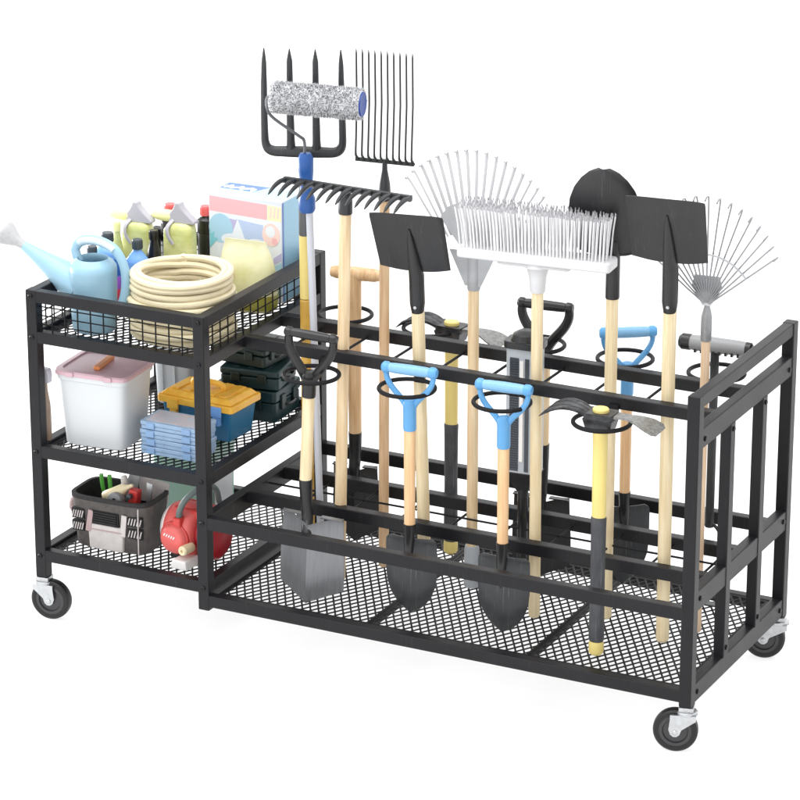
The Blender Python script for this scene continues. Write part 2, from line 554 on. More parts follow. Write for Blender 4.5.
def mesh_panel(x0, x1, y0, y1, z, cx=0.0225, cy=0.038, sw=0.0044, name='mesh_panel'):
    """expanded metal: two sets of strands crossing into diamonds, with a thin edge frame"""
    b = MB()
    slope = cy / cx
    Wd, Dp = x1 - x0, y1 - y0
    for sgn, dz in ((1, 0.0), (-1, 0.0011)):
        # lines y = y0 + sgn*slope*(x - xs)
        n = int((Wd + Dp / slope) / cx) + 2
        for k in range(-1, n):
            xs = x0 + k * cx - (Dp / slope if sgn > 0 else 0)
            # intersections with the rectangle
            pts = []
            xa = max(x0, min(x1, xs))
            if sgn > 0:
                xa, xb = max(x0, xs), min(x1, xs + Dp / slope)
                ya, yb = y0 + slope * (xa - xs), y0 + slope * (xb - xs)
            else:
                xa, xb = max(x0, xs - Dp / slope), min(x1, xs)
                ya, yb = y0 - slope * (xa - xs), y0 - slope * (xb - xs)
            if xb - xa < 0.003: continue
            b.bar((xa, ya, z + dz), (xb, yb, z + dz), sw, 0.002)
    for a, c in (((x0, y0), (x1, y0)), ((x0, y1), (x1, y1))):
        b.bar((*a, z), (*c, z), 0.010, 0.0046)
    for a, c in (((x0, y0), (x0, y1)), ((x1, y0), (x1, y1))):
        b.bar((*a, z), (*c, z), 0.010, 0.0052)
    return b.build(name, 'wire', cart, flat=True)


for z in (0.634, 0.338, 0.063):
    mesh_panel(0.030, LS - 0.030, 0.030, D - 0.030, z)
xs = [0.510, 0.919, 1.338, L - 0.034]
for a, b in zip(xs, xs[1:]):
    mesh_panel(a + 0.004, b - 0.004, 0.031, D - 0.031, 0.036)
for x in xs[1:3]:
    MB().bar((x, t, 0.031), (x, D - t, 0.031), 0.014, 0.014).build('crossbar', 'steel', cart)
TRAY = 0.0405                                                             # top of the bottom mesh

# square wire grids round the basket
def grid_panel(a, b, along, side):
    g = MB()
    n = 12 if along == 'x' else 15
    sg = 1 if side > 0.2 else -1
    for i in range(1, n):
        u = lerp(a, b, i / n)
        p = (u, side) if along == 'x' else (side, u)
        g.tube([(*p, 0.640), (*p, 0.722)], 0.0019, 6)
    for z in (0.6615, 0.684, 0.7065):
        q_ = side - sg * 0.0032
        A = (a, q_, z) if along == 'x' else (q_, a, z)
        B = (b, q_, z) if along == 'x' else (q_, b, z)
        g.tube([A, B], 0.0017, 6)
    return g.build('basket_grid', 'wire', cart)


for sd in (0.014, D - 0.014): grid_panel(w, LS - w, 'x', sd)
for sd in (0.014, LS - 0.014): grid_panel(w, D - w, 'y', sd)

# ring holders and dividing wires
def ring(x, y, z, rail_y):
    g = MB()
    r = 0.066
    g.tube([(x + r * math.cos(a), y + r * math.sin(a), z) for a in [2 * math.pi * k / 40 for k in range(40)]], 0.0053, 10, closed=True)
    sg = 1 if rail_y > y else -1
    g.box(x - 0.012, x + 0.012, min(y + sg * (r - 0.003), rail_y), max(y + sg * (r - 0.003), rail_y + 0.0008), z - 0.006, max(z + 0.006, 0.626))
    return g.build('ring_holder', 'wire', cart)


for x, z in ((0.716, 0.603), (0.970, 0.609), (1.216, 0.614), (1.468, 0.606)): ring(x, 0.130, z, 0.1995)
for x in (0.620, 0.855, 1.142, 1.372, 1.605): ring(x, 0.486, 0.636, 0.4155)
for i in range(9):
    x = 0.60 + i * 0.131
    MB().tube([(x, 0.224, 0.622), (x, 0.391, 0.622)], 0.0034, 8).build('divider_wire', 'wire', cart)
    MB().tube([(x + 0.03, 0.224, 0.226), (x + 0.03, 0.391, 0.226)], 0.0030, 8).build('divider_wire', 'wire', cart)
MB().tube([(LS, 0.307, 0.231), (L - 0.025, 0.307, 0.231)], 0.0028, 8).build('divider_wire', 'wire', cart)


def bolt(p, ax):
    b = MB()
    rot = Matrix.Rotation(R(90), 4, 'X') if ax == 'y' else Matrix.Rotation(R(90), 4, 'Y')
    b.lathe([(0.0062, -0.001), (0.0062, 0.0018), (0.0044, 0.0036), (0.0016, 0.0036), (0.0016, 0.0022), (0, 0.0022)], 14, p, 0, rot)
    return b.build('bolt', 'bolt', cart)


for x in (w / 2, LS - w / 2):
    for z in (0.735, 0.630, 0.333, 0.058): bolt((x, -0.0003, z), 'y')
bolt((L - w / 2, 0.0003, 0.0) if False else (LS - w / 2, -0.0003, 0.227), 'y')
for y in (0.045, 0.572):
    for z in (0.640, 0.256, 0.026): bolt((L - 0.0018, y, z), 'x')
for y in (0.214, 0.416):
    for z in (0.609, 0.07): bolt((L - 0.0002, y, z), 'x')


def caster(x, y, trail, yaw):
    c = MB()
    c.box(-0.017, 0.017, -0.017, 0.017, -0.010, 0.0)                         # stem plate
    c.lathe([(0.022, -0.020), (0.024, -0.016), (0.024, -0.011), (0.016, -0.009)], 24)
    for s in (-1, 1):
        y0, y1 = (0.0175, 0.0205) if s > 0 else (-0.0205, -0.0175)
        xa, xb = min(-0.024, trail - 0.012), max(0.024, trail + 0.012)
        poly = [(xa, -0.019), (xb, -0.019), (xb, -0.030), (trail + 0.015, -0.054),
                (trail + 0.011, -0.066), (trail + 0.004, -0.0715), (trail - 0.004, -0.0715), (trail - 0.011, -0.066),
                (trail - 0.015, -0.054), (xa, -0.030)]
        c.prism(poly, y0, y1, 'y')
    c.box(xa, xb, -0.0206, 0.0206, -0.0215, -0.0180)
    fork = c.build('caster', 'zinc', cart, 0.0012)
    fork.location = (x, y, 0)
    fork.rotation_euler = (0, 0, R(yaw))
    rx = Matrix.Rotation(R(90), 4, 'X')
    cc = (trail, 0, -0.060)
    T = MB().lathe([(0.038, -0.0135), (0.047, -0.0135), (0.0510, -0.010), (0.0520, -0.004), (0.0520, 0.004), (0.0510, 0.010),
                    (0.047, 0.0135), (0.038, 0.0135), (0.038, -0.0135)], 48, cc, 0, rx).build('tyre', 'tyre', fork)
    rm = MB().lathe([(0.006, -0.0145), (0.012, -0.0145), (0.013, -0.010), (0.028, -0.0085), (0.030, -0.0125), (0.0382, -0.0125),
                     (0.0382, 0.0125), (0.030, 0.0125), (0.028, 0.0085), (0.013, 0.010), (0.012, 0.0145), (0.006, 0.0145)], 40, cc, 0, rx)
    rm.build('rim', 'rim', fork)
    MB().lathe([(0.0, -0.0245), (0.004, -0.0245), (0.0062, -0.0225), (0.0062, 0.0225), (0.004, 0.0245), (0, 0.0245)], 12, cc, 0, rx).build('axle_bolt', 'zinc', fork)


caster(0.015, 0.015, 0.018, 8)
caster(L - 0.015, 0.015, -0.024, 16)
caster(L - 0.015, D - 0.015, -0.034, 12)
caster(0.015, D - 0.015, 0.018, 10)


# ------------------------------------------------------------------ garden tools
def shaft(parent, z0, z1, r0, r1=None, mtl='wood_pale', name='shaft', round_ends=True, x=0, y=0):
    r1 = r1 or r0
    b = MB()
    n = 8
    prof = []
    if round_ends: prof += [(0, z0), (r0 * 0.7, z0 + r0 * 0.12), (r0, z0 + r0 * 0.5)]
    else: prof += [(0, z0), (r0, z0)]
    for i in range(1, n): prof.append((lerp(r0, r1, i / n), lerp(z0, z1, i / n)))
    prof += [(r1, z1 - r1 * 0.4), (r1 * 0.7, z1 - r1 * 0.05), (0, z1)] if round_ends else [(r1, z1), (0, z1)]
    return b.lathe(prof, 20, (x, y, 0)).build(name, mtl, parent)


def d_grip(parent, z0, z1, hw, mtl, barmat, arm_r=0.0085, bar_r=0.0135, fer=0.062, fer_r=0.0175):
    """Y-shaped fork of a D handle from z0 to the hand bar at z1, ferrule below it"""
    h = z1 - z0
    b = MB()
    for s in (-1, 1):
        path = spline([(0.004 * s, 0, z0 - 0.012), (0.018 * s, 0, z0 + 0.010), (hw * 0.80 * s, 0, z0 + h * 0.48),
                       (hw * 1.0 * s, 0, z0 + h * 0.76), (hw * s, 0, z1 + 0.004)], 6)
        b.tube(path, [lerp(arm_r * 1.25, arm_r, i / (len(path) - 1)) for i in range(len(path))], 10, flat=1.0)
        b.lathe([(0, -0.012), (bar_r * .75, -0.011), (bar_r * 1.13, -0.006), (bar_r * 1.13, 0.004), (bar_r * .8, 0.010), (0, 0.011)], 16, (hw * s, 0, z1), 0, Matrix.Rotation(R(90), 4, 'Y'))
    g = b.build('d_grip', mtl, parent)
    MB().lathe([(bar_r * 0.9, -hw + 0.006), (bar_r, -hw + 0.02), (bar_r * 1.06, 0), (bar_r, hw - 0.02), (bar_r * 0.9, hw - 0.006)], 18,
               (0, 0, z1), 0, Matrix.Rotation(R(90), 4, 'Y')).build('hand_bar', barmat, g)
    MB().lathe([(fer_r * 0.95, z0 - fer), (fer_r, z0 - fer + 0.004), (fer_r, z0 - 0.012), (fer_r * 1.1, z0 + 0.004), (fer_r * 0.8, z0 + 0.014), (0, z0 + 0.016)], 20).build('ferrule', mtl, parent)
    return g


def blade_round(parent, ztop, ztip, hw, mtl, tilt=0.0, socket_r=0.012, sock_top=None, sockmat=None):
    """round-point digging blade pointing down, dished, with its socket"""
    Lb = ztop - ztip
    prof = [(0, 0.80), (0.015, 0.90), (0.05, 0.985), (0.10, 1.0), (0.45, 1.0), (0.62, 0.95), (0.76, 0.80), (0.87, 0.58), (0.95, 0.33), (1.0, 0.03)]

    def fn(u, v):
        x = hw * interp(v, prof) * u
        z = ztop - v * Lb
        crease = 0.004 * math.exp(-(u / 0.18) ** 2) * (1 - v) ** 0.7
        return (x, 0.016 * (1 - u * u) * (0.6 + 0.4 * math.sin(math.pi * v)) * -1 + 0.010 - crease - tilt * (1 - v), z)
    MB().sheet(fn, 20, 40, 0.0026).build('blade', mtl, parent, angle=50)
    sock_top = sock_top or ztop + 0.035
    sm = sockmat or mtl
    path = [(0, 0, sock_top), (0, 0, lerp(sock_top, ztop, 0.6)), (0, -0.004, ztop - 0.01), (0, -0.006 , ztop - 0.05), (0, -0.004, ztop - 0.085)]
    MB().tube(path, [socket_r * 1.12, socket_r, socket_r * 0.95, socket_r * 0.7, socket_r * 0.15], 16).build('socket', sm, parent)


def blade_spade(parent, ztop, ztip, hw, mtl, sock_top, sockmat, socket_r=0.0125, fold=0.016, xo=0.0):
    """straight spade blade pointing down, creased down the middle, with stepped shoulders"""
    Lb = ztop - ztip
    prof = [(0, 0.93), (0.25, 0.95), (0.55, 0.99), (0.80, 1.0), (0.84, 0.985), (1, 0.985)]

    def fn(u, v):
        zb = lerp(ztop - 0.018 * (1 - abs(u)) ** 1.5, ztip + 0.034 * abs(u), v)
        return (xo + hw * interp(v, prof) * u, -fold * (1 - abs(u)) ** 1.15 + 0.006 * v, zb)
    b = MB().sheet(fn, 16, 24, 0.0028)
    for s in (-1, 1):
        b.box(xo + min(0.022 * s, hw * 0.93 * s), xo + max(0.022 * s, hw * 0.93 * s), -0.012, 0.004, ztop - 0.0045, ztop - 0.0015)   # tread
    b.build('blade', mtl, parent, angle=25)
    path = spline([(0, 0, sock_top), (xo * .15, 0, lerp(sock_top, ztop, 0.6)), (xo * .5, -0.008, ztop - 0.012), (xo, -fold - 0.002, ztop - 0.050), (xo, -fold + .007, ztop - 0.075)], 4)
    MB().tube(path, [socket_r * interp(i / (len(path) - 1), [(0, 1.14), (.25, 1.02), (.6, .95), (.8, .7), (1, .15)]) for i in range(len(path))], 16).build('socket', sockmat, parent)


G_LONG = None
# 1 digging fork, upside down
f = thing('garden_fork', 'upturned four-tined black digging fork with grey and yellow shaft, behind the paint roller', 'garden fork', (0.597, 0.33, TRAY), (0, R(-0.2), R(20)))
b = MB()
zb = 1.087 - TRAY
zt = 1.340 - TRAY
for s in (-1, 1):
    path = spline([(0, 0, zb), (0.045 * s, 0, zb), (0.078 * s, 0, zb + 0.002), (0.092 * s, 0, zb + 0.018), (0.094 * s, -0.004, zb + 0.06),
                   (0.093 * s, -0.010, zb + 0.15), (0.092 * s, -0.004, zt)], 6)
    n = len(path)
    b.tube(path, [interp(i / (n - 1), [(0, 0.0145), (0.35, 0.0125), (0.55, 0.0100), (0.86, 0.0082), (0.95, 0.0062), (1, 0.0015)]) for i in range(n)], 12, flat=1.0)
    path = [(0.031 * s, 0, zb), (0.031 * s, -0.003, zb + 0.03), (0.031 * s, -0.009, zb + 0.14), (0.031 * s, -0.006, zt - 0.03), (0.031 * s, -0.004, zt)]
    b.tube(path, [0.012, 0.0105, 0.0090, 0.0076, 0.0012], 12)
b.build('tines', 'iron', f)
MB().lathe([(0.0135, 0.838), (0.0150, 0.842), (0.0150, 0.95), (0.012, 1.01), (0.011, zb), (0, zb + 0.005)], 18).build('ferrule', 'ferrule', f)
shaft(f, 0.680, 0.839, 0.0145, mtl='yellow', round_ends=False)
shaft(f, 0.0, 0.680, 0.0147, mtl='amber', name='grip', round_ends=True)

# 2 paint roller on a pole
rl = thing('paint_roller', 'fluffy grey and white paint roller with navy end cap on a white pole', 'paint roller', (0.6590, 0.27, TRAY), (0, R(-1.60), R(0)))
shaft(rl, 0.0, 0.945, 0.0088, mtl='whitepole', name='pole', x=0.006)
MB().lathe([(0.0165, 0.918), (0.020, 0.925), (0.0205, 0.950), (0.0165, 0.962), (0.0150, 0.985), (0.0185, 1.02), (0.0190, 1.05), (0.0135, 1.062), (0.0, 1.064)], 20).build('handle', 'deepblue', rl)
rc = Vector((0.044, -0.012, 1.197))
ax = Vector((math.cos(R(11)), math.sin(R(11)), -0.040)).normalized()
q = ax.to_track_quat('Z', 'Y').to_matrix().to_4x4()
hl = 0.109
MB().tube(spline([(-0.002, 0, 1.055), (-0.002, 0, 1.092), (-0.012, -0.010, 1.107), (-0.060, -0.042, 1.153), tuple(rc - ax * (hl + 0.006) + Vector((0.0, -0.02, -0.022))), tuple(rc - ax * (hl + 0.012)), tuple(rc - ax * (hl - 0.03))], 8), 0.0038, 8).build('frame_wire', 'ferrule', rl)
b = MB()
rr = 0.0345
b.lathe([(0.022, -hl), (rr - 0.004, -hl), (rr, -hl + 0.006), (rr, hl - 0.006), (rr - 0.004, hl), (0.022, hl)], 40, rc, 0, q)
rg = random.Random(3)
for i in range(15000):
    a = rg.random() * 2 * math.pi
    z = (rg.random() * 2 - 1) * hl
    ln = 0.0035 + 0.0050 * rg.random()
    base = Vector((rr * math.cos(a), rr * math.sin(a), z))
    nrm = Vector((math.cos(a), math.sin(a), 0)) + Vector((rg.gauss(0, .45), rg.gauss(0, .45), rg.gauss(0, .45)))
    if abs(z) > hl - 0.004: nrm += Vector((0, 0, 0.8 * (1 if z > 0 else -1)))
    nrm.normalize()
    tx = nrm.orthogonal().normalized() * 0.0008
    ty = nrm.cross(tx)
    vs = [base + tx, base - tx * .5 + ty * .87, base - tx * .5 - ty * .87, base + nrm * ln]
    b.add([(q @ v) + rc for v in vs], [(0, 1, 3), (1, 2, 3), (2, 0, 3)], 1 if rg.random() < 0.34 else 0)
b.build('roller_sleeve', ['nap', 'napdark'], rl, flat=True)
MB().lathe([(0.0, hl - 0.004), (0.0, hl + 0.002), (0.006, hl + 0.003), (0.020, hl + 0.002), (0.0285, hl + 0.004), (0.030, hl - 0.002), (0.029, hl - 0.006)], 30, rc, 0, q).build('end_cap', 'navy', rl)

# 3 bow rake
r3 = thing('bow_rake', 'black iron garden rake head with curved teeth, lying level on a pale wooden shaft', 'rake', (0.7345, 0.23, TRAY), (0, R(1.35), R(2)))
shaft(r3, 0, 0.952, 0.0145, mtl='wood_pale')
MB().lathe([(0.0165, 0.940), (0.0172, 0.944), (0.0165, 0.975), (0.013, 0.990), (0.009, 1.0), (0, 1.001)], 18).build('socket', 'iron', r3)
b = MB()
x0, x1, zc = -0.163, 0.170, 1.000
b.box(x0, x1, -0.006, 0.006, zc - 0.006, zc + 0.008)
for i in range(14):
    x = lerp(x0 + 0.004, x1 - 0.004, i / 13)
    p = spline([(x, 0.003, zc + 0.001), (x, -0.030, zc + 0.004), (x, -0.062, zc - 0.001), (x - 0.001, -0.088, zc - 0.013)], 5)
    b.tube(p, [interp(k / (len(p) - 1), [(0, 0.0062), (0.5, 0.0058), (0.85, 0.0042), (1, 0.0014)]) for k in range(len(p))], 8)
b.build('rake_head', 'iron', r3, 0.001)

# 4 straight-tined rake
r4 = thing('hay_fork', 'dark upright fork of ten thin straight wire tines on a brown wooden shaft', 'hay fork', (0.790, 0.36, TRAY), (0, R(0.25), R(7)))
shaft(r4, 0, 0.96, 0.0125, mtl='wood_brown')
MB().lathe([(0.0150, 0.945), (0.0155, 0.950), (0.0135, 0.985), (0.007, 1.02), (0.006, 1.045), (0, 1.046)], 16).build('socket', 'iron', r4)
b = MB()
zc = 1.040
b.box(-0.074, 0.074, -0.003, 0.003, zc - 0.005, zc + 0.004)
for i in range(10):
    x = lerp(-0.0705, 0.0705, i / 9)
    p = [(x + 0.004, -0.002, zc), (x + 0.0035, -0.008, zc + 0.006), (x + 0.001, -0.010, zc + 0.012), (x, -0.008, zc + 0.022), (x, 0.0, zc + 0.14), (x, -0.004, zc + 0.258), (x, -0.005, zc + 0.270)]
    b.tube(p, [0.0034, 0.0034, 0.0030, 0.0026, 0.0025, 0.0024, 0.0008], 8)
b.build('tines', 'iron', r4)


# 5/9 square-mouthed shovels held blade-up
def square_shovel(label, loc, rot, shaftmat, z_sock, z_b0, z_b1, wb, wt, lean):
    t = thing('square_shovel', label, 'shovel', loc, rot)
    shaft(t, 0, z_sock + 0.05, 0.0155, 0.0155, mtl=shaftmat)

    def fn(u, v):
        hw = lerp(wb, wt, v) / 2
        y = -lean * v - 0.006 * math.cos(u * math.pi / 2) * (1 - v * 0.6) + 0.010 * (abs(u) ** 6) * -1
        z = lerp(z_b0, z_b1, v) - (0.010 * (1 - v) * (1 - abs(u) ** 3) - 0.010 * (1 - v))
        x = hw * u
        if v > 0.97: x *= 0.985
        return (x, y, z)
    MB().sheet(fn, 24, 16, 0.0026).build('blade', 'blade', t, angle=45)
    zs = z_sock
    path = [(0, -0.001, zs - 0.022), (0, -0.001, zs - 0.004), (0, -0.002, zs + 0.02), (0, -0.003, z_b0 - 0.01), (0, -0.010 - lean * .2, lerp(z_b0, z_b1, .25)), (0, -0.009 - lean * 0.5, lerp(z_b0, z_b1, .55)), (0, -0.006 - lean * .72, lerp(z_b0, z_b1, .74))]
    MB().tube(path, [0.004, 0.0150, 0.0185, 0.0185, 0.0135, 0.008, 0.002], 18).build('socket', 'blade', t, angle=60)
    MB().lathe([(0.004, -0.001), (0.004, 0.001), (0.002, 0.002), (0, 0.002)], 10, (0, -0.0195, zs + 0.012), 0, Matrix.Rotation(R(90), 4, 'X')).build('rivet', 'zinc', t)
    return t


square_shovel('square black shovel blade on a cream shaft, in front of the ten-wire fork', (0.9605, 0.25, TRAY), (0, R(-1.65), R(6)), 'wood_cream', 0.722, 0.820, 0.972, 0.176, 0.184, 0.055)

# 6 leaf rake with fan of pale tines
r6 = thing('leaf_rake', 'pale grey fan-shaped leaf rake behind the white broom', 'leaf rake', (1.039, 0.345, TRAY), (0, 0, R(4)))
shaft(r6, 0.09, 0.815, 0.0135, mtl='wood_pale')
MB().lathe([(0.0, 0), (0.017, 0.0), (0.0195, 0.004), (0.0185, 0.095), (0.0165, 0.108), (0, 0.110)], 18).build('foot_sleeve', 'greytool', r6)
zc = 0.770
MB().lathe([(0.0150, 0.760), (0.0158, 0.764), (0.0150, 0.84), (0.010, 0.862), (0, 0.864)], 18).build('socket', 'galvdark', r6)
MB().prism([(-0.018, 0.845), (0.018, 0.845), (0.084, 0.930), (0.066, 0.958), (0.036, 0.972), (0, 0.977), (-0.036, 0.972), (-0.066, 0.958), (-0.084, 0.930)], -0.006, -0.0035).build('fan_plate', 'paleplate', r6)
MB().prism([(-0.020, 0.770), (0.020, 0.770), (0.060, 0.856), (-0.060, 0.856)], -0.0075, -0.0050).build('lower_plate', 'galvdark', r6)
b = MB()
n = 17
for i in range(n):
    s = lerp(-1, 1, i / (n - 1))
    a = R(34.0 * s + 1.5)
    r1 = lerp(0.348, 0.312, abs(s) ** 1.5)
    sx, cz = math.sin(a), math.cos(a)
    org = Vector((0.0, 0, 0.760))
    p = []
    for rr_, yy in ((0.14, 0.0), (0.20, -0.003), (r1 - 0.04, -0.006), (r1 - 0.010, -0.008), (r1 - 0.001, -0.013), (r1 - 0.003, -0.021)):
        p.append(org + Vector((sx * rr_ * 1.0, yy, cz * rr_)))
    b.tube(spline(p, 3), 0.0042, 6, flat=0.6)
b.build('tines', 'whitetine', r6)

# 7 push broom
r7 = thing('push_broom', 'white push broom with long stiff bristles, upside down on a pale shaft', 'broom', (1.2565, 0.238, TRAY), (0, R(-0.2), R(5)))
shaft(r7, 0, 0.835, 0.0138, mtl='wood_cream')
MB().lathe([(0.0165, 0.815), (0.018, 0.818), (0.0205, 0.850), (0.026, 0.872), (0.032, 0.878), (0.028, 0.893), (0, 0.894)], 20).build('socket', 'whitep', r7)
b = MB()
b.prism(rrect(-0.190, 0.184, -0.034, 0.034, 0.010), 0.887, 0.912, 'z')
b.prism(rrect(-0.095, 0.085, -0.026, 0.026, 0.012), 0.878, 0.888, 'z')
b.build('broom_head', 'whitep', r7, 0.005, seg=3)
b = MB()
rg = random.Random(11)
for j in range(5):
    for i in range(42):
        cx, cy = lerp(-0.180, 0.174, (i + (0.5 if j % 2 else 0)) / 42), lerp(-0.027, 0.027, j / 4)
        fx, fy = (cx + 0.003) / 0.178 * 0.009, cy / 0.026 * 0.012
        for k in range(2):
            ox, oy = rg.gauss(0, 0.0008), rg.gauss(0, 0.0012)
            h = 0.111 + rg.uniform(-0.002, 0.0025)
            jx, jy = rg.gauss(0, 0.0012), rg.gauss(0, 0.0015)
            p0 = Vector((cx + ox, cy + oy, 0.905))
            p1 = p0 + Vector((fx * .5 + jx * .6, fy * .5 + jy * .6, h * .6))
            p2 = p0 + Vector((fx + jx, fy + jy, h * .94))
            p3 = p0 + Vector((fx + jx * 1.3 + rg.gauss(0, .001), fy + jy * 1.3, h))
            b.tube([p0, p1, p2], [0.0017, 0.0017, 0.0016], 5, cap=False)
            b.tube([p2, p3], [0.0016, 0.0010], 5, m=1)
b.build('bristles', ['bristle', 'bristletip'], r7)

# 8 round shovel, blade up
r8 = thing('round_shovel', 'round-ended black shovel blade rising behind the broom on a pale shaft', 'shovel', (1.412, 0.307, TRAY), (0, 0, R(8)))
shaft(r8, 0, 0.86, 0.0145, mtl='wood_cream')
MB().lathe([(0.0160, 0.803), (0.0168, 0.806), (0.0165, 0.90), (0.014, 0.94), (0.0, 0.95)], 18).build('socket', 'blade', r8)
prof = [(0, 0.55), (0.02, 0.72), (0.08, 0.84), (0.25, 0.97), (0.45, 1.0), (0.62, 0.95), (0.76, 0.82), (0.87, 0.63), (0.95, 0.41), (0.985, 0.24), (1.0, 0.14)]


def fn8(u, v):
    crease = 0.012 * math.exp(-(u / 0.16) ** 2) * (1 - v) ** 0.8
    return (-0.020 + 0.088 * interp(v, prof) * u, -0.030 * v - 0.012 * (1 - u * u) + 0.008 - crease, lerp(0.905, 1.118, v))


MB().sheet(fn8, 24, 40, 0.0026).build('blade', 'blade', r8, angle=50)

square_shovel('square black shovel blade on a cream shaft, in front of the wire leaf rake', (1.5865, 0.24, TRAY), (0, R(-0.25), R(6)), 'wood_cream', 0.818, 0.932, 1.094, 0.178, 0.186, 0.050)

# 10 wire leaf rake
r10 = thing('wire_rake', 'open silver spring-wire leaf rake with hooked tips near the right end frame', 'leaf rake', (1.637, 0.33, TRAY), (0, 0, R(5)))
shaft(r10, 0, 0.735, 0.0105, mtl='wood_pink')
MB().lathe([(0.0122, 0.727), (0.0128, 0.730), (0.0128, 0.785), (0.010, 0.800), (0.006, 0.812), (0, 0.814)], 16).build('socket', 'galv', r10)
MB().prism([(-0.010, 0.812), (0.010, 0.812), (0.036, 0.858), (0.030, 0.884), (-0.030, 0.884), (-0.036, 0.858)], -0.005, -0.003).build('fan_plate', 'paleplate', r10)
b = MB()
n = 17
for i in range(n):
    s = lerp(-1, 1, i / (n - 1))
    a = R(52 * s)
    r1 = lerp(0.262, 0.222, abs(s) ** 1.6)
    sx, cz = math.sin(a), math.cos(a)
    org = Vector((0, -0.004, 0.812))
    p = [org + Vector((sx * q_ * 0.95, yy, cz * q_ * 1.0)) for q_, yy in ((0.008, 0), (0.06, -0.004), (r1 - 0.012, -0.006), (r1, -0.010), (r1 + 0.002, -0.024), (r1 - 0.004, -0.036))]
    b.tube(p, 0.0020, 6)
b.build('tines', 'galv', r10)
MB().tube([Vector((math.sin(R(a)) * 0.120, -0.0125 - 0.004, 0.812 + math.cos(R(a)) * 0.126)) for a in range(-52, 53, 4)], 0.0046, 6, flat=0.4).build('tine_brace', 'galvdark', r10)

# 11 ribbed grey column tool
r11 = thing('post_tool', 'grey ribbed rectangular tool body with black cap and black funnel foot', 'garden tool', (1.188, 0.314, TRAY), (0, 0, R(4)))
b = MB()
b.prism(rrect(-0.039, 0.043, -0.027, 0.027, 0.012), 0.338, 0.652, 'z')
b.build('body', 'greytool', r11, 0.001)
b = MB()
b.box(-0.026, -0.004, -0.0285, -0.0265, 0.345, 0.628)
for i in range(46): b.box(-0.026, -0.004, -0.0302, -0.0280, 0.350 + i * 0.006, 0.3528 + i * 0.006)
b.box(0.012, 0.022, -0.0285, -0.0265, 0.345, 0.628)
b.build('ribbed_strip', 'ribdark', r11)
MB().box(-0.001, 0.008, -0.0295, -0.0265, 0.370, 0.622).build('scale_strip', 'white', r11)
MB().prism(rrect(-0.045, 0.049, -0.033, 0.033, 0.016), 0.650, 0.668, 'z').lathe([(0.036, 0.667), (0.030, 0.682), (0.016, 0.690), (0, 0.691)], 24, (0.002, 0, 0)).build('cap', 'bplastic', r11, 0.002)
MB().taper((-0.012, 0.012, -0.010, 0.010), (-0.040, 0.044, -0.029, 0.029), 0.285, 0.340).lathe([(0.0, 0.0), (0.012, 0.0), (0.013, 0.28), (0.012, 0.30)], 16).build('funnel_foot', 'bplastic', r11, 0.002)

# ---- tools in the front rings, blades down
G = 'tools hung in the front rings'
k1 = thing('spade', 'spade with black D-grip, pale shaft and bright silver creased blade, in the first front ring', 'spade', (0.695, 0.105, TRAY - 0.004), (0, R(2.85), R(5)))
d_grip(k1, 0.570, 0.674, 0.0565, 'bplastic', 'bplastic', 0.0100, 0.0110, 0.050, 0.0170)
shaft(k1, 0.298, 0.535, 0.0148, 0.0145, mtl='wood_cream', round_ends=False)
blade_spade(k1, 0.224, -0.0, 0.084, 'silver', 0.309, 'bplastic', 0.0145, 0.036, 0.024)

m1 = thing('shovel', 'blue D-grip digging shovel with gunmetal blade, nearer the silver spade', 'shovel', (0.990, 0.105, TRAY), (0, 0, R(4)))
d_grip(m1, 0.538, 0.624, 0.0585, 'blue', 'bluepale', 0.0062, 0.0122, 0.062, 0.0158)
shaft(m1, 0.236, 0.480, 0.0132, 0.0140, mtl='wood_orange', round_ends=False)
blade_round(m1, 0.203, 0.010, 0.065, 'gunmetal', 0.0, 0.0135, 0.240, 'bplastic')
m2 = dup(m1, (1.233, 0.105, TRAY - 0.004), (0, 0, R(4)), 'blue D-grip digging shovel with gunmetal blade, nearer the yellow-handled mattock')
m3 = dup(m1, (1.374, 0.497, TRAY), (0, 0, R(34)), 'blue D-grip shovel in a rear ring, seen behind the long shafts', (1, 1, 1.055))


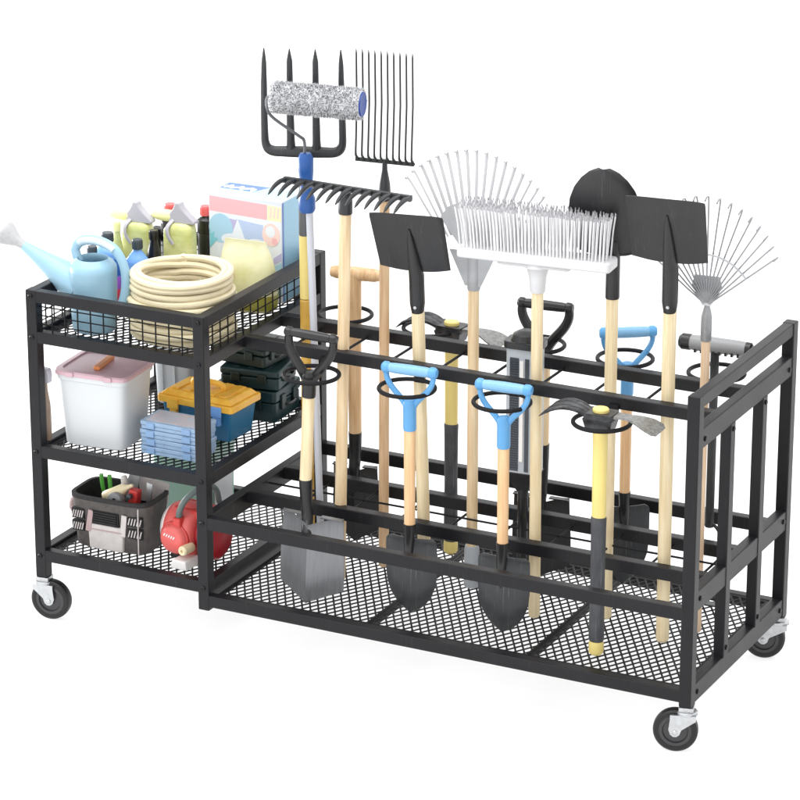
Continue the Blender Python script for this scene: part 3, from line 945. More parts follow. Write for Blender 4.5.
def mattock(label, loc, rot):
    t = thing('mattock', label, 'mattock', loc, rot)
    b = MB()
    b.lathe([(0.0, 0), (0.012, 0.0), (0.0175, 0.006), (0.0180, 0.026), (0.0165, 0.034), (0.0, 0.036)], 20)
    b.build('handle_end', 'yellow', t)
    MB().lathe([(0.0165, 0.034), (0.0185, 0.040), (0.0180, 0.10), (0.0170, 0.20), (0.0182, 0.325), (0.0188, 0.340), (0.0175, 0.344)], 20, sy=0.85).build('grip', 'grip', t)
    MB().lathe([(0.0168, 0.343), (0.0172, 0.45), (0.0180, 0.56), (0.0195, 0.592), (0.0195, 0.606), (0.017, 0.609), (0, 0.610)], 20, sy=0.85).build('handle', 'yellow', t)
    b = MB()
    b.taper((-0.030, 0.030, -0.020, 0.020), (-0.036, 0.036, -0.026, 0.026), 0.560, 0.586)
    b.prism(rrect(-0.036, 0.036, -0.026, 0.026, 0.01), 0.586, 0.600, 'z')
    # shoulder from block to the three claws
    for y in (-0.024, 0.0, 0.024):
        p = spline([(-0.026, y * 0.5, 0.592), (-0.055, y * 0.8, 0.604), (-0.085, y * 1.1, 0.606), (-0.115, y * 1.25, 0.596), (-0.140, y * 1.3, 0.578)], 5)
        b.tube(p, [interp(i / (len(p) - 1), [(0, 0.0105), (0.35, 0.0085), (0.8, 0.006), (1, 0.001)]) for i in range(len(p))], 10, flat=0.75)
    b.build('claw_head', 'clawsteel', t, 0.002)

    def fb(u, v):
        x = lerp(0.028, 0.145, v)
        hw = interp(v, [(0, 0.016), (0.35, 0.015), (0.75, 0.040), (0.93, 0.041), (1, 0.030)])
        return (x, hw * u, 0.597 + 0.004 * math.sin(v * 3.1) - 0.024 * v * v)
    b = MB()
    vs, fs = [], []
    nu, nv = 8, 14
    for side, dz in ((0, 0.0), (1, -0.007)):
        for j in range(nv + 1):
            for i in range(nu + 1):
                p = Vector(fb(-1 + 2 * i / nu, j / nv))
                p.z += dz * (1 - 0.7 * j / nv)
                vs.append(p)
    wd, K = nu + 1, (nu + 1) * (nv + 1)
    for j in range(nv):
        for i in range(nu):
            a = j * wd + i
            fs += [(a, a + 1, a + wd + 1, a + wd), (K + a, K + a + wd, K + a + wd + 1, K + a + 1)]
        a, c = j * wd, j * wd + nu
        fs += [(a, a + wd, K + a + wd, K + a), (c, K + c, K + c + wd, c + wd)]
    for i in range(nu):
        a, c = i, nv * wd + i
        fs += [(a, K + a, K + a + 1, a + 1), (c, c + 1, K + c + 1, K + c)]
    b.add(vs, fs)
    b.build('adze_blade', 'castgrey', t)
    return t


p1 = mattock('claw and adze mattock with yellow handle and grey grip, in the front ring', (1.476, 0.105, TRAY), (0, 0, R(2)))
dup(p1, (0.911, 0.490, TRAY + 0.012), (0, 0, R(-3)), 'claw and adze mattock with yellow handle in a rear ring, behind the front blue shovel')

# ---- other tools in the rear rings
o1 = thing('spade', 'old wooden T-handled spade with black blade in the rear left ring', 'spade', (0.645, 0.488, TRAY), (0, 0, R(8)))
MB().lathe([(0, -0.067), (0.013, -0.064), (0.0165, -0.05), (0.0175, 0), (0.0165, 0.05), (0.013, 0.064), (0, 0.067)], 18, (0.004, 0, 0.705), 0, Matrix.Rotation(R(90), 4, 'Y')).build('t_handle', 'wood_tan', o1)
shaft(o1, 0.282, 0.705, 0.0160, 0.0175, mtl='wood_tan', round_ends=False)
blade_spade(o1, 0.205, 0.0, 0.062, 'blade', 0.29, 'bplastic', 0.0150, 0.014)

d1 = thing('spade', 'spade with black D-grip and black blade, in the ring behind the grey ribbed tool', 'spade', (1.158, 0.486, TRAY), (0, R(0.4), R(6)))
d_grip(d1, 0.600, 0.698, 0.0590, 'bplastic', 'bplastic', 0.0110, 0.0120, 0.052, 0.0170)
shaft(d1, 0.336, 0.565, 0.0150, 0.0148, mtl='wood_pale', round_ends=False)
blade_spade(d1, 0.212, 0.0, 0.076, 'blade', 0.345, 'bplastic', 0.0150, 0.016)

s1 = thing('loop_hoe', 'hoe with thin wire loop, black stem and silver-grey T-grip beside the right end frame', 'hoe', (1.598, 0.490, TRAY), (0, 0, R(4)))
ry = Matrix.Rotation(R(90), 4, 'Y')
MB().lathe([(0.0172, -0.062), (0.0185, -0.05), (0.0190, 0), (0.0180, 0.060), (0.0165, 0.078)], 22, (0, 0, 0.662), 0, ry).build('hand_grip', 'greygrip', s1)
b = MB()
b.lathe([(0, -0.088), (0.014, -0.087), (0.0195, -0.080), (0.0195, -0.060)], 22, (0, 0, 0.662), 0, ry)
b.lathe([(0.0172, 0.076), (0.0165, 0.088), (0.011, 0.092), (0, 0.092)], 22, (0, 0, 0.662), 0, ry)
for i in range(8):
    xx = lerp(-0.045, 0.06, i / 7)
    b.box(xx - .0028, xx + .0028, -.0150, .0060, 0.6424, 0.6550)
b.build('grip_cap', 'bplastic', s1)
shaft(s1, 0.205, 0.650, 0.0105, mtl='iron', round_ends=False)
MB().tube(spline([(-.030, 0, .012), (-.034, 0, .10), (-.030, 0, .178), (-.012, 0, .210), (.012, 0, .210), (.030, 0, .178), (.034, 0, .10), (.030, 0, .012)], 6), .0042, 8).build('loop', 'iron', s1)
MB().box(-.034, .034, -.012, .012, .004, .008).build('hoe_blade', 'gunmetal', s1, .0006)
print('TOOLS OK')
#GOODS#

# ------------------------------------------------------------------ goods in the top basket
B0 = 0.6372
S2 = 0.3412
S3 = 0.0662


def loft(b, rings, seg=32, m=0, cap0=True, cap1=True):
    """rings of (cx, cy, z, half x, half y, squareness)"""
    vs, fs = [], []
    for cx, cy, z, hx, hy, p in rings:
        for k in range(seg):
            a = 2 * math.pi * k / seg
            c, s_ = math.cos(a), math.sin(a)
            q_ = 2.0 / p
            vs.append((cx + hx * math.copysign(abs(c) ** q_, c), cy + hy * math.copysign(abs(s_) ** q_, s_), z))
    n = len(rings)
    for i in range(n - 1):
        for k in range(seg):
            fs.append((i * seg + k, i * seg + (k + 1) % seg, (i + 1) * seg + (k + 1) % seg, (i + 1) * seg + k))
    if cap0: fs.append(tuple(range(seg))[::-1])
    if cap1: fs.append(tuple((n - 1) * seg + k for k in range(seg)))
    b.add(vs, fs, m)
    return b


# watering can
c = thing('watering_can', 'light blue plastic watering can with a white rose, at the basket corner', 'watering can', (0.128, 0.108, B0))
MB().lathe([(0.0, 0.0), (0.050, 0.0), (0.054, 0.004), (0.0565, 0.06), (0.0585, 0.150), (0.0580, 0.162), (0.050, 0.173), (0.040, 0.180), (0.0385, 0.182), (0.0370, 0.180),
            (0.037, 0.160), (0.052, 0.150), (0.050, 0.02), (0.0, 0.015)], 44).build('body', 'can', c, angle=60)
p = [(-0.030, 0, 0.100), (-0.052, 0, 0.108), (-0.085, 0, 0.127), (-0.125, 0, 0.148), (-0.165, 0, 0.169), (-0.196, 0, 0.185)]
MB().tube(p, [0.052, 0.047, 0.037, 0.0265, 0.0175, 0.0115], 24).build('spout', 'can', c)
d = Vector((-0.87, -0.05, 0.45)).normalized()
qm = d.to_track_quat('Z', 'Y').to_matrix().to_4x4()
MB().lathe([(0.0095, -0.010), (0.0105, 0.0), (0.013, 0.018), (0.026, 0.046), (0.0305, 0.056), (0.0310, 0.061), (0.029, 0.0635), (0.0, 0.069)], 30, (-0.196, 0, 0.185), 0, qm).build('rose', 'rosegrey', c, angle=50)
p = spline([(-0.040, 0, 0.168), (-0.048, 0, 0.200), (-0.024, 0, 0.222), (0.020, 0, 0.226), (0.064, 0, 0.210), (0.088, 0, 0.172), (0.092, 0, 0.120), (0.078, 0, 0.072), (0.050, 0, 0.055)], 6)
MB().tube(p, 0.0125, 14, flat=0.72).build('handle', 'can', c)
MB().tube(p[10:25], 0.0134, 14, flat=0.75).build('grip', 'canpale', c)


def bottle(label, x, y, z0, h, r, body, cap, bands=(), neck=0.4, shoulder=0.72, capr=0.42, name='bottle', sy=0.8, group=None):
    t = thing(name, label, 'bottle', (x, y, z0), (0, 0, R(random.uniform(-8, 8))), group)
    hc = h - 0.024
    rn = r * neck
    MB().lathe([(0, 0), (r * 0.9, 0), (r, 0.004), (r, h * shoulder), (r * 0.97, h * shoulder + 0.008), (lerp(rn, r, .55), h * shoulder + (hc - h * shoulder) * .5), (rn, hc - 0.004), (rn, hc + 0.002), (0, hc + 0.003)],
               28, sy=sy).build('body', body, t, angle=50)
    rc_ = max(r * capr, rn * 1.08)
    b = MB()
    b.lathe([(rc_, hc), (rc_ * 1.02, hc + 0.003), (rc_, h - 0.003), (rc_ * 0.9, h), (0, h)], 24)
    for k in range(20):
        a = 2 * math.pi * k / 20
        b.box(rc_ * 0.98, rc_ * 1.05, -0.0007, 0.0007, hc + 0.002, h - 0.004, 0, Matrix.Rotation(a, 4, 'Z'))
    b.build('cap', cap, t)
    for z0_, z1_, mt in bands:
        MB().lathe([(r * 1.006, z0_), (r * 1.012, z0_ + 0.0008), (r * 1.012, z1_ - 0.0008), (r * 1.006, z1_)], 28, sy=sy).build('label_band', mt, t)
    return t


bottle('blue bottle with purple and red label bands, behind the watering can handle', 0.066, 0.278, B0, 0.192, 0.034, 'bottleblue', 'darkcap',
       [(0.085, 0.130, 'bottlemid'), (0.052, 0.084, 'purple'), (0.018, 0.051, 'redlabel')])
bottle('small blue bottle with dark cap, directly behind the watering can mouth', 0.066, 0.205, B0, 0.176, 0.028, 'bottleblue', 'darkcap', [(0.04, 0.09, 'bottlemid')])
bottle('pale blue bottle with sloping shoulders and grey cap, between can and hose', 0.138, 0.300, B0, 0.178, 0.031, 'bottleblue', 'darkcap', [(0.03, 0.08, 'carton')], neck=0.36, shoulder=0.66)
bottle('slim black bottle with black cap, in front of the spray bottles', 0.154, 0.352, B0, 0.190, 0.021, 'blackglass', 'blackglass', neck=0.5, shoulder=0.60, capr=0.5)
bottle('tall black bottle with coral cap at the back, between the two spray bottles', 0.082, 0.556, B0, 0.196, 0.027, 'blackglass', 'pinkred', neck=0.5, shoulder=0.74, capr=0.55)
bottle('tall black bottle with coral cap, right beside the detergent box', 0.213, 0.508, B0, 0.220, 0.0225, 'blackglass', 'pinkred', [(0.05, 0.15, 'bplastic')], neck=0.55, shoulder=0.80, capr=0.6)
bottle('small lime bottle with pale yellow top, beside the left spray bottle', 0.052, 0.346, B0, 0.200, 0.020, 'lime', 'limepale', neck=0.42, shoulder=0.45, capr=0.46)


def sprayer(label, x, y, h, yaw):
    t = thing('spray_bottle', label, 'spray bottle', (x, y, B0), (0, 0, R(yaw)), 'lime spray bottles')
    b = MB()
    loft(b, [(0, 0, 0, .038, .022, 4), (0, 0, .003, .041, .025, 4), (0, 0, h * .55, .041, .025, 4), (0, 0, h - .02, .040, .024, 4), (0.004, 0, h - .006, .034, .022, 3.4), (0.006, 0, h, .020, .018, 2.4)], 36)
    b.build('body', 'lime', t, angle=60)
    b = MB()
    b.prism([(-0.026, h - 0.001), (0.045, h - 0.001), (0.047, h + 0.006), (0.024, h + 0.026), (0.010, h + 0.040), (0.006, h + 0.052), (-0.006, h + 0.053), (-0.012, h + 0.038), (-0.024, h + 0.020)], -0.013, 0.013)
    hd = b.build('trigger_head', 'greytrig', t, 0.004)
    p = spline([(-0.014, -0.010, h + 0.006), (-0.022, -0.026, h - 0.010), (-0.018, -0.031, h - 0.030), (-0.004, -0.032, h - 0.050)], 5)
    MB().tube(p, [lerp(.0075, .0045, i / (len(p) - 1)) for i in range(len(p))], 10, flat=.6).build('trigger', 'greytrig', hd)
    b = MB()
    b.lathe([(0.008, 0.0), (0.0135, 0.006), (0.0150, 0.022), (0.0135, 0.042), (0.009, 0.058), (0.004, 0.064), (0, 0.065)], 20, (-0.014, 0, h + 0.014), 0, Matrix.Rotation(R(-92), 4, 'Y'))
    b.build('nozzle_shroud', 'limepale', hd, angle=60)
    return t


sprayer('lime spray bottle with grey trigger, beside the coral-capped bottle and box', 0.187, 0.425, 0.196, 4)
sprayer('lime spray bottle with grey trigger, farther left behind the watering can', 0.077, 0.402, 0.190, 5)

# hose coil
hz = thing('hose_coil', 'coil of beige garden hose lying in the basket', 'hose', (0.331, 0.184, B0))
p = []
rg = random.Random(5)
turns, n = 20, 44
rad = [0.1225, 0.1065]
prev = None
for k in range(turns):
    lay, inner = divmod(k, 2)
    r_ = rad[inner if lay % 2 == 0 else 1 - inner] + rg.uniform(-.0045, .0045)
    z_ = 0.0086 + lay * 0.0162
    ox, oy = rg.uniform(-.0045, .0045), rg.uniform(-.0045, .0045)
    cur = (r_, z_, ox, oy)
    prev = prev or cur
    for i in range(n):
        f_ = min(1, i / 10)
        a = 2 * math.pi * i / n + 2.2
        rr_, zz, xx, yy = [lerp(prev[j], cur[j], f_) for j in range(4)]
        p.append((xx + rr_ * math.cos(a), yy + rr_ * math.sin(a), zz + 0.0016 * math.sin(2 * a + k * 1.7) + (0.0022 * math.sin(a + k) if lay > 7 else 0)))
    prev = cur
MB().tube(p, 0.0085, 10).build('hose', 'hose', hz)
MB().tube([p[-1], (p[-1][0] + .004, p[-1][1] - .012, p[-1][2] - .002)], 0.0108, 12).build('end_fitting', 'cream', hz)

# detergent box
x0, x1, y0, y1, hb = -0.103, 0.103, -0.055, 0.055, 0.264
bx = thing('detergent_box', 'pink white and sky blue printed detergent carton in the basket', 'box', (0.339, 0.541, B0), (0, 0, R(1)))
MB().box(x0, x1, y0, y1, 0, hb).build('carton', 'carton', bx, 0.0016)
b = MB()
mats_ = ['cpink', 'cblue', 'cviolet', 'cpurple', 'cteal', 'cwhite', 'cpeach', 'cyellow', 'corange', 'cedge', 'cside']
ix = {k: i for i, k in enumerate(mats_)}
lev = [0]


def pf(poly, m, lift=0.0004):
    """print on the front: outline in box coordinates"""
    lev[0] += 0.00006
    b.prism(poly, y0 - 0.0002 - lift - lev[0], y0 + 0.0004, 'y', ix[m])


def ell(cx, cz, rx_, rz_, a0=0, a1=360, n=26): return [(cx + rx_ * math.cos(R(a0 + (a1 - a0) * i / n)), cz + rz_ * math.sin(R(a0 + (a1 - a0) * i / n))) for i in range(n + (0 if a1 - a0 == 360 else 1))]


fx, gx = x0 + .002, x1 - .002
pf([(fx, .002), (gx, .002), (gx, .215), (fx, .222)], 'cwhite')
pf([(fx, .218), (x1 - .042, .213), (x1 - .042, .252), (fx, .257)], 'cpink')
pf([(x1 - .040, .213), (gx, .212), (gx, .250), (x1 - .040, .252)], 'cyellow')
for i in range(3): pf([(x1 - .034 + i * .010, .220), (x1 - .029 + i * .010, .220), (x1 - .026 + i * .010, .247), (x1 - .031 + i * .010, .247)], 'cpeach')
pf([(x0 + .046, .205), (x0 + .104, .200), (x0 + .098, .150), (x0 + .060, .158)], 'cpurple')
pf([(x0 + .078, .205), (x1 - .052, .198), (x1 - .052, .152), (x0 + .080, .158)], 'cviolet')
pf([(x0 + .060, .150), (x0 + .082, .206), (x0 + .104, .150)], 'cwhite')
pf(ell(x0 + .034, .176, .034, .038), 'cblue')
pf(ell(x0 + .070, .150, .035, .016), 'cwhite')
pf(ell(x1 - .070, .146, .030, .014), 'cwhite')
pf([(fx, .120), (x0 + .012, .132), (x0 + .026, .148), (x0 + .014, .150), (x0 + .016, .166), (x0 + .006, .158), (fx, .176)], 'cteal')
pf(ell(x1 - .030, .176, .025, .030), 'cpeach')
pf(ell(x1 - .032, .184, .013, .015), 'cwhite')
pf(ell(x1 - .020, .160, .008, .009), 'cpink')
pf([(x1 - .024, .098), (gx, .112), (gx, .132), (x1 - .024, .116)], 'cpurple')
pf([(x1 - .024, .02), (gx, .02), (gx, .108), (x1 - .024, .094)], 'cblue')
pf(ell(x1 - .036, .095, .008, .013), 'corange')
b.build('front_print', mats_, bx, flat=True)
b = MB()
b.prism([(y0 + .002, .004), (y0 + .010, .004), (y0 + .010, hb - .004), (y0 + .002, hb - .004)], x1 - .0003, x1 + .0005, 'x', 0)
b.prism([(y0 + .0105, .004), (y1 - .003, .004), (y1 - .003, hb - .004), (y0 + .0105, hb - .004)], x1 - .0003, x1 + .0004, 'x', 1)
b.build('side_print', ['cedge', 'cside'], bx, flat=True)
b = MB()
b.prism([(x0 + .004, y0 + .016), (x1 - .004, y0 + .016), (x1 - .004, y1 - .004), (x0 + .004, y1 - .004)], hb - .0003, hb + .0004, 'z', 0)
b.prism([(x0 + .004, y0 + .050), (x0 + .10, y0 + .050), (x0 + .12, y1 - .008), (x0 + .004, y1 - .008)], hb - .0003, hb + .0006, 'z', 1)
for i in range(9):
    xx = x0 + .014 + i * .010
    b.prism(ell(xx, y0 + .068 + .006 * math.sin(i * 2.1), .0065, .010 + .004 * math.sin(i * 1.7)), hb - .0003, hb + .0008 + i * .00004, 'z', 2)
b.build('top_print', ['cblue', 'cedge', 'cwhite'], bx, flat=True)

# pouch
po = thing('pouch', 'pale olive plastic refill pouch in front of the detergent box', 'pouch', (0.384, 0.418, B0), (0, 0, R(4)))
b = MB()
loft(b, [(0, 0, 0, .066, .032, 2.6), (0, 0, .006, .074, .038, 2.6), (0, -.002, .045, .079, .042, 2.4), (0, -.001, .090, .078, .034, 2.3), (-.002, 0, .125, .072, .021, 2.3), (-.004, .002, .150, .064, .009, 2.6), (-.006, .003, .166, .058, .0022, 3), (-.006, .003, .176, .056, .0016, 3)], 40)
b.build('pouch_body', 'pouch', po, angle=70)
b = MB()
loft(b, [(0, -.001, .046, .0800, .0430, 2.4), (0, -.002, .030, .0790, .0425, 2.45), (0, -.001, .012, .0765, .0400, 2.55), (0, 0, .008, .0750, .0390, 2.6)], 40, cap0=False, cap1=False)
b.build('base_band', 'olive', po, angle=70)
MB().lathe([(0, 0), (.016, 0.0), (.016, .0012), (0, .0016)], 20, (-.038, -.0400, .098), 0, Matrix.Rotation(R(78), 4, 'X')).build('pink_patch', 'cpink', po)

# ------------------------------------------------------------------ middle shelf
sb = thing('storage_bin', 'white plastic storage bin with mauve clip-on lid on the middle shelf', 'storage bin', (0.132, 0.142, S2), (0, 0, R(4)))
b = MB()
loft(b, [(0, 0, 0, .078, .070, 7), (0, 0, .004, .083, .074, 7), (0, 0, .170, .093, .083, 8), (0, 0, .173, .097, .087, 8), (0, 0, .186, .098, .088, 8)], 56)
b.build('bin', 'binw', sb, angle=40)
b = MB()
loft(b, [(0, 0, .185, .101, .091, 8), (0, 0, .193, .102, .092, 8), (0, 0, .197, .099, .089, 8), (0, 0, .198, .086, .076, 8), (0, 0, .194, .083, .073, 8), (0, 0, .195, .0, .0, 8)], 56, cap1=False)
ld = b.build('lid', 'lidpink', sb, angle=40)
for sx in (-.05, .055):
    MB().box(sx - .011, sx + .011, -.0960, -.0905, .184, .197).build('clip', 'lidpink', ld, .002)
MB().prism([(-.006, -.050), (.012, -.050), (.004, .046), (-.014, .046)], .1945, .205, 'z').build('lid_handle', 'orange', ld, .003)

gs = thing('spray_bottle', 'slim brown spray bottle with grey head, left of the white bin', 'spray bottle', (0.0165, 0.048, 0.3512))
MB().lathe([(0, 0), (.0120, 0), (.0130, .003), (.0130, .075), (.0120, .095), (.0065, .130), (.0060, .150), (0, .152)], 20).build('body', 'brownliq', gs, angle=60)
b = MB()
b.prism([(-.010, .150), (.016, .150), (.018, .170), (.014, .186), (-.012, .188), (-.022, .182), (-.022, .172), (-.010, .168)], -.009, .009)
hd = b.build('trigger_head', 'greytrig', gs, .003)
MB().tube(spline([(-.010, 0, .166), (-.016, 0, .150), (-.012, 0, .134)], 5), .004, 8).build('trigger', 'greytrig', hd)

tb_ = thing('tub', 'tall cloudy grey plastic tub behind the white bin and toolbox', 'tub', (0.150, 0.475, S2), (0, 0, R(2)))
b = MB()
loft(b, [(0, 0, 0, .046, .042, 6), (0, 0, .004, .050, .046, 6), (0, 0, .15, .055, .051, 6), (0, 0, .155, .059, .055, 6), (0, 0, .165, .059, .055, 6), (0, 0, .168, .054, .05, 6)], 44)
b.build('tub_body', 'tank', tb_, angle=40)
for sx in (-.025, .01): MB().bar((sx, -.0515, .01), (sx, -.0555, .145), .006, .004).build('rib', 'tank', tb_)

# organiser cases
def organiser(label, z, yaw, dx):
    t = thing('organizer_case', label, 'organizer case', (0.339 + dx, 0.139, z), (0, 0, R(yaw)), 'stacked pale blue organizer cases')
    b = MB()
    b.prism(rrect(-.081, .081, -.045, .045, .006), 0, .0095, 'z')
    b.build('case_body', 'caseblue', t, .0015)
    b = MB()
    b.prism(rrect(-.0825, .0825, -.0465, .0465, .006), .0098, .0205, 'z')
    ld = b.build('case_lid', 'caseblue', t, .002)
    MB().prism(rrect(-.073, .073, -.037, .037, .005), .0200, .0212, 'z').build('lid_window', 'casetop', ld, .0004)
    for sx in (-.052, .050):
        MB().box(sx - .012, sx + .012, -.0500, -.0445, .003, .0185).build('latch', 'caselatch', t, .0014)
    return t


for k, l in enumerate(('pale blue organizer case, bottom one of its stack', 'pale blue organizer case, second from the bottom of its stack',
                       'pale blue organizer case, third from the bottom of its stack', 'pale blue organizer case with lilac lid, topmost of its stack')):
    organiser(l, S2 + k * 0.02135, (0.6, -1.0, 0.9, -0.4)[k], (0, .0016, -.001, .001)[k])

# yellow and blue toolbox
tx = thing('toolbox', 'blue toolbox with yellow lid on the middle shelf', 'toolbox', (0.330, 0.306, S2), (0, 0, R(-3)))
MB().taper((-.090, .092, -.052, .054), (-.099, .101, -.060, .062), 0, .082).build('box_body', 'tbblue', tx, .005)
b = MB()
b.prism(rrect(-.110, .112, -.070, .071, .010), .082, .100, 'z')
b.taper((-.103, .105, -.063, .064), (-.090, .092, -.052, .053), .100, .113)
ld = b.build('lid', 'tbyellow', tx, .003)
for sx in (-.070, -.035, .035, .070): MB().box(sx - .011, sx + .011, -.046, .048, .112, .1165).build('lid_rib', 'tbyellow', ld, .0015)
MB().tube(spline([(-.045, 0, .112), (-.040, 0, .128), (0, 0, .131), (.040, 0, .128), (.045, 0, .112)], 5), .0075, 12, flat=.7).build('carry_handle', 'tbyellow', ld)
for sx in (-.060, .066):
    b = MB()
    b.box(sx - .016, sx + .016, -.0755, -.0685, .070, .096)
    b.box(sx - .010, sx + .010, -.0730, -.060, .046, .072)
    b.build('latch', 'bottleblue' if sx > 0 else 'tbyellow', tx, .002)


# dark cases
def hard_case(label, x, y, z, yaw, wx, wy, h, mt):
    t = thing('hard_case', label, 'tool case', (x, y, z), (0, 0, R(yaw)), 'dark green cases at the back of the middle shelf')
    b = MB()
    b.prism(rrect(-wx, wx, -wy, wy, .010), 0, h * .6, 'z')
    b.build('case_body', mt, t, .004)
    b = MB()
    b.prism(rrect(-wx - .002, wx + .002, -wy - .002, wy + .002, .010), h * .6 + .0015, h * .97, 'z')
    ld = b.build('case_lid', mt, t, .005)
    for sx in (-.5, 0, .5): MB().box(sx * wx - .008, sx * wx + .008, -wy * .8, wy * .8, h * .96, h * .995).build('rib', mt, ld, .0015)
    for s in (-.45, .45):
        MB().box(wx - .001, wx + .007, wy * s - .012, wy * s + .012, h * .35, h * .80).build('latch', 'tealdark', t, .002)
        MB().box(wx * s - .012, wx * s + .012, -wy - .007, -wy + .001, h * .35, h * .80).build('latch', 'tealdark', t, .002)
    MB().tube(spline([(wx, -.022, h * .45), (wx + .012, -.018, h * .45), (wx + .012, .018, h * .45), (wx, .022, h * .45)], 4), .0035, 8).build('carry_handle', 'bplastic', t)
    return t


hard_case('dark teal tool case, bottom of the stack behind the yellow toolbox', 0.362, 0.492, S2, 2, .088, .072, .085, 'teal')
hard_case('dark teal tool case, middle of the stack and turned slightly askew', 0.372, 0.486, S2 + .0852, 9, .078, .070, .052, 'teal')
hard_case('black-green tool case, topmost of the stack under the basket', 0.345, 0.500, S2 + .1374, -4, .080, .066, .050, 'tealdark')

# ------------------------------------------------------------------ bottom shelf
bg_ = thing('tool_bag', 'open taupe canvas tool bag with pale front pocket, full of hand tools', 'tool bag', (0.160, 0.150, S3), (0, 0, R(2)))
b = MB()
loft(b, [(0, 0, 0, .098, .058, 5), (0, 0, .004, .103, .063, 5), (0, 0, .06, .106, .066, 5), (0, 0, .118, .110, .070, 5), (0, 0, .135, .112, .072, 5), (0, 0, .1365, .109, .069, 5), (0, 0, .132, .105, .065, 5), (0, 0, .05, .100, .060, 5)], 56)
b.build('bag_body', 'bag', bg_, angle=60)
b = MB()
loft(b, [(0, 0, .130, .1135, .0735, 5), (0, 0, .1395, .1135, .0735, 5), (0, 0, .1395, .1045, .0645, 5), (0, 0, .051, .0995, .0595, 5), (0, 0, .050, .0, .0, 5)], 56, cap0=False, cap1=False)
b.build('rim_binding', 'baginner', bg_, angle=50)
b = MB()
b.prism([(-.050, .004), (.044, .004), (.048, .070), (-.054, .072)], -.0735, -.058, 'y')
pk = b.build('front_pocket', 'bagpale', bg_, .005)
MB().box(-.050, .044, -.0752, -.0725, .056, .0585).build('pocket_hem', 'bagpink', pk)
b = MB()
for i in range(5): b.tube([(-.036, -.0745, .078 + i * .0062), (.030, -.0745, .077 + i * .0062)], .0030, 8)
b.box(-.040, .034, -.0735, -.0665, .071, .106)
b.build('handle_pad', 'blackweb', bg_, .001)
for sx, mt in ((-.052, 'bagpink'), (.046, 'bagpale')):
    MB().bar((sx, -.0735, .050), (sx + (.010 if sx < 0 else .006), -.0735, .106), .003, .014, up=(1, 0, 0)).build('strap', mt, bg_)
for x0_, x1_ in ((-.098, -.064), (.058, .098)):
    for z0_ in (.046, .078):
        b = MB()
        b.box(x0_, x1_, -.0722 + (.004 if x1_ > .09 else 0), -.060, z0_, z0_ + .026, 0)
        n_ = 5
        for i in range(n_):
            u = lerp(x0_ + .004, x1_ - .004, i / (n_ - 1))
            b.bar((u - .002, -.0732 + (.004 if x1_ > .09 else 0), z0_ + .004), (u + .003, -.0732 + (.004 if x1_ > .09 else 0), z0_ + .022), .0026, .0022, 1, up=(0, 1, 0))
        b.build('elastic_loop', ['blackweb', 'bagpale'], bg_)
MB().tube(spline([(-.113, -.010, .110), (-.126, -.014, .100), (-.126, -.020, .082), (-.112, -.022, .075)], 5), .0085, 10).build('side_loop', 'bagpink', bg_)
MB().tube([(.088, -.070, .004), (.090, -.0735, .07), (.093, -.077, .130)], .0016, 6).build('seam', 'bagpale', bg_)
b = MB()
b.prism([(.030, .100), (.106, .100), (.112, .158), (.024, .166)], .050, .056, 'y')
b.build('back_flap', 'bagpale', bg_, .002)

bx0, by0, bz0 = 0.160, 0.150, S3 + 0.0515


def held(name, label, cat, x, y, tilt=(0, 0)): return thing(name, label, cat, (bx0 + x, by0 + y, bz0), (R(tilt[0]), R(tilt[1]), 0))


o = held('pliers', 'pliers with green handles sticking up out of the tool bag', 'pliers', -.045, .020, (4, -2))
MB().tube([(0, 0, 0), (0, 0, .045)], [.004, .008], 8).build('jaws', 'zinc', o)
for s in (-1, 1): MB().tube(spline([(0, 0, .044), (.010 * s, 0, .075), (.012 * s, 0, .118)], 5), [.0055] * 11, 10).build('handle', 'green', o)
o = held('glue_bottle', 'cream glue bottle lying across the open tool bag', 'bottle', -.010, -.018, (0, 62))
MB().lathe([(0, .0), (.013, .002), (.014, .01), (.014, .062), (.006, .078), (.004, .094), (0, .095)], 20, (-.075, 0, .012)).build('bottle_body', 'cream', o)
o = held('pocket_drill', 'red plastic drill head standing in the tool bag', 'drill', .045, -.018, (0, 6))
MB().box(-.013, .013, -.013, .013, 0, .108).build('drill_body', 'red', o, .005)
MB().lathe([(.006, 0), (.007, .014), (0, .016)], 14, (-.004, -.0125, .094), 0, Matrix.Rotation(R(90), 4, 'X')).build('chuck', 'darkcap', o)
o = held('tape_roll', 'grey tape roll in the tool bag beside the red drill', 'tape', .012, -.038, (0, 0))
MB().lathe([(.006, -.012), (.019, -.012), (.020, -.010), (.020, .010), (.019, .012), (.006, .012), (.006, -.012)], 28, (0, 0, .078), 0, Matrix.Rotation(R(80), 4, 'X')).box(-.004, .004, -.004, .004, 0, .060).build('roll', 'greygrip', o)
o = held('chisel', 'steel chisel with pale tip standing at the right of the tool bag', 'chisel', .080, -.006, (0, 5))
MB().taper((-.004, .004, -.002, .002), (-.008, .008, -.0015, .0015), 0, .125).build('chisel_blade', 'zinc', o)
o = held('trowel', 'small grey trowel leaning out of the tool bag behind the pliers', 'trowel', -.012, .030, (-3, 16))
MB().prism([(-.008, .05), (.008, .05), (.017, .10), (.013, .136), (-.013, .136), (-.017, .10)], -.0015, .0015).tube([(0, 0, 0), (0, 0, .055)], .004, 8).build('trowel_blade', 'galvdark', o)
o = held('screwdriver', 'screwdriver with white handle at the back of the tool bag', 'screwdriver', .020, .022, (2, -9))
MB().tube([(0, 0, 0), (0, 0, .07)], .003, 8).build('screwdriver_shank', 'zinc', o)
MB().lathe([(.005, .068), (.009, .074), (.010, .10), (.008, .122), (0, .124)], 12).build('handle', 'white', o)

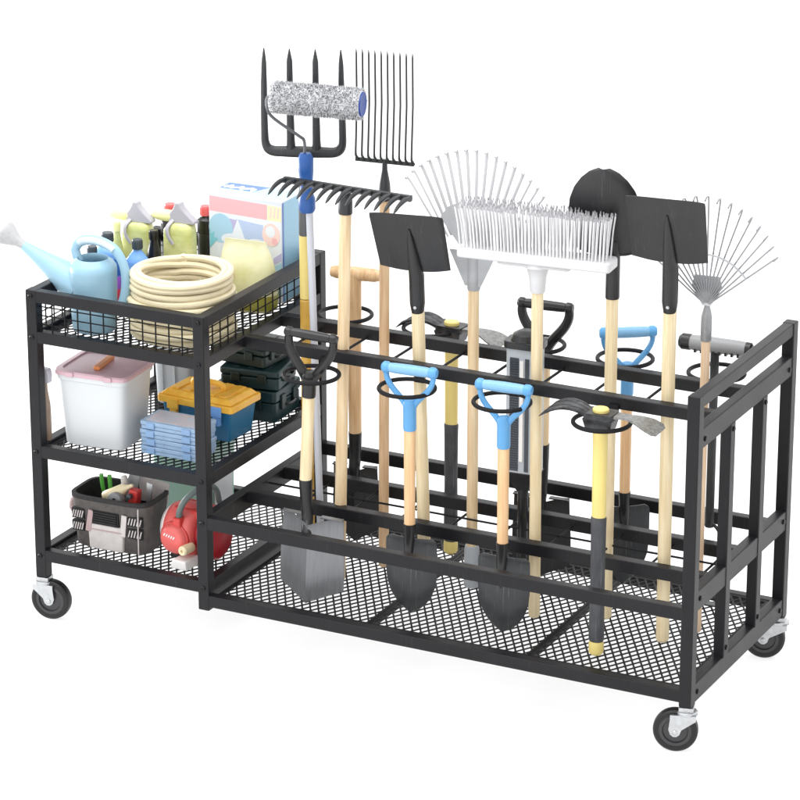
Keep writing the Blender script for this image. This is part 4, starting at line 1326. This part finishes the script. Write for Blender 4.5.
# red blower
bl = thing('blower', 'small coral red electric pump with grey carrying handle and white foot', 'electric pump', (0.366, 0.152, S3), (0, 0, R(-6)))
ry = Matrix.Rotation(R(90), 4, 'Y')
zc = 0.0715
MB().lathe([(0.0, -.072), (.030, -.071), (.046, -.066), (.053, -.056), (.050, -.050), (.048, -.050)], 36, (0, 0, zc), 0, ry, sx=1.12).build('end_cover', 'white', bl, angle=60)
MB().lathe([(.048, -.054), (.0575, -.050), (.0620, -.034), (.0635, -.010), (.0625, .016), (.056, .030), (.042, .034), (0, .035)], 40, (0, 0, zc), 0, ry, sx=1.10).build('shell', 'coral', bl, angle=60)
MB().lathe([(0.0, .030), (.040, .031), (.043, .044), (.040, .052), (.052, .056), (.057, .064), (.056, .080), (.048, .088), (0, .090)], 36, (0, 0, zc), 0, ry, sx=1.1).build('motor_drum', 'shadedred', bl, angle=50)
p = spline([(-.004, -.050, .112), (.004, -.056, .140), (.020, -.050, .172), (.044, -.020, .196), (.056, .020, .186), (.050, .046, .140)], 6)
MB().tube(p, [interp(i / (len(p) - 1), [(0, .0085), (.4, .0075), (1, .0075)]) for i in range(len(p))], 12).build('carry_handle', 'greyrubber', bl)
MB().box(-.014, .010, -.066, -.036, .085, .122).build('handle_mount', 'red', bl, .005)
rx = Matrix.Rotation(R(90), 4, 'X')
MB().lathe([(.0, .078), (.026, .077), (.034, .072), (.038, .062), (.040, .050), (.040, .02)], 32, (-.012, 0, .066), 0, rx).build('front_cover', 'coral', bl, angle=50)
MB().lathe([(.0385, .062), (.0415, .060), (.0425, .055), (.0405, .050)], 32, (-.012, 0, .066), 0, rx).build('cover_ring', 'red', bl)
MB().prism(rrect(-.040, .060, -.030, .040, .012), .110, .136, 'z').build('top_housing', 'red', bl, .006)
b = MB()
for i in range(5): b.box(.060 + i * .006, .0625 + i * .006, -.064, -.040, .045, .095)
b.build('vent', 'bplastic', bl)
MB().lathe([(.004, -.004), (.004, -.009), (.0095, -.010), (.0125, -.006), (.0125, .030), (0, .030)], 20, (.030, -.078, .048), 0, Matrix.Rotation(R(90), 4, 'X').inverted()).build('drain_plug', 'cream', bl)
MB().taper((-.004, .046, -.092, -.03), (.000, .040, -.088, -.03), 0, .022).build('foot', 'white', bl, .003)
MB().box(-.045, .06, -.035, .055, 0, .012).build('base_plate', 'bplastic', bl, .003)
b = MB()
for i in range(5):
    a = R(-38 + 0)
    b.bar((-.030 + i * .007, -.0782, zc + .004 - .0012 * i), (-.026 + i * .007, -.0782, zc + .010 - .0012 * i), .003, .003, up=(0, 1, 0))
b.build('pale_mark', 'white', bl)

mt_ = thing('crate', 'mint and grey plastic crate at the back of the bottom shelf', 'crate', (0.202, 0.445, S3), (0, 0, R(0)))
b = MB()
loft(b, [(0, 0, 0, .074, .078, 8), (0, 0, .004, .077, .081, 8), (0, 0, .165, .081, .085, 8), (0, 0, .168, .085, .089, 8), (0, 0, .182, .085, .089, 8), (0, 0, .182, .078, .082, 8), (0, 0, .012, .072, .076, 8)], 48)
b.build('crate_body', 'mint', mt_, angle=40)
MB().box(.0800, .0830, -.040, .05, .012, .150).build('pale_side', 'tank', mt_, .001)  # right face given a paler grey over the mint body
print('GOODS OK')
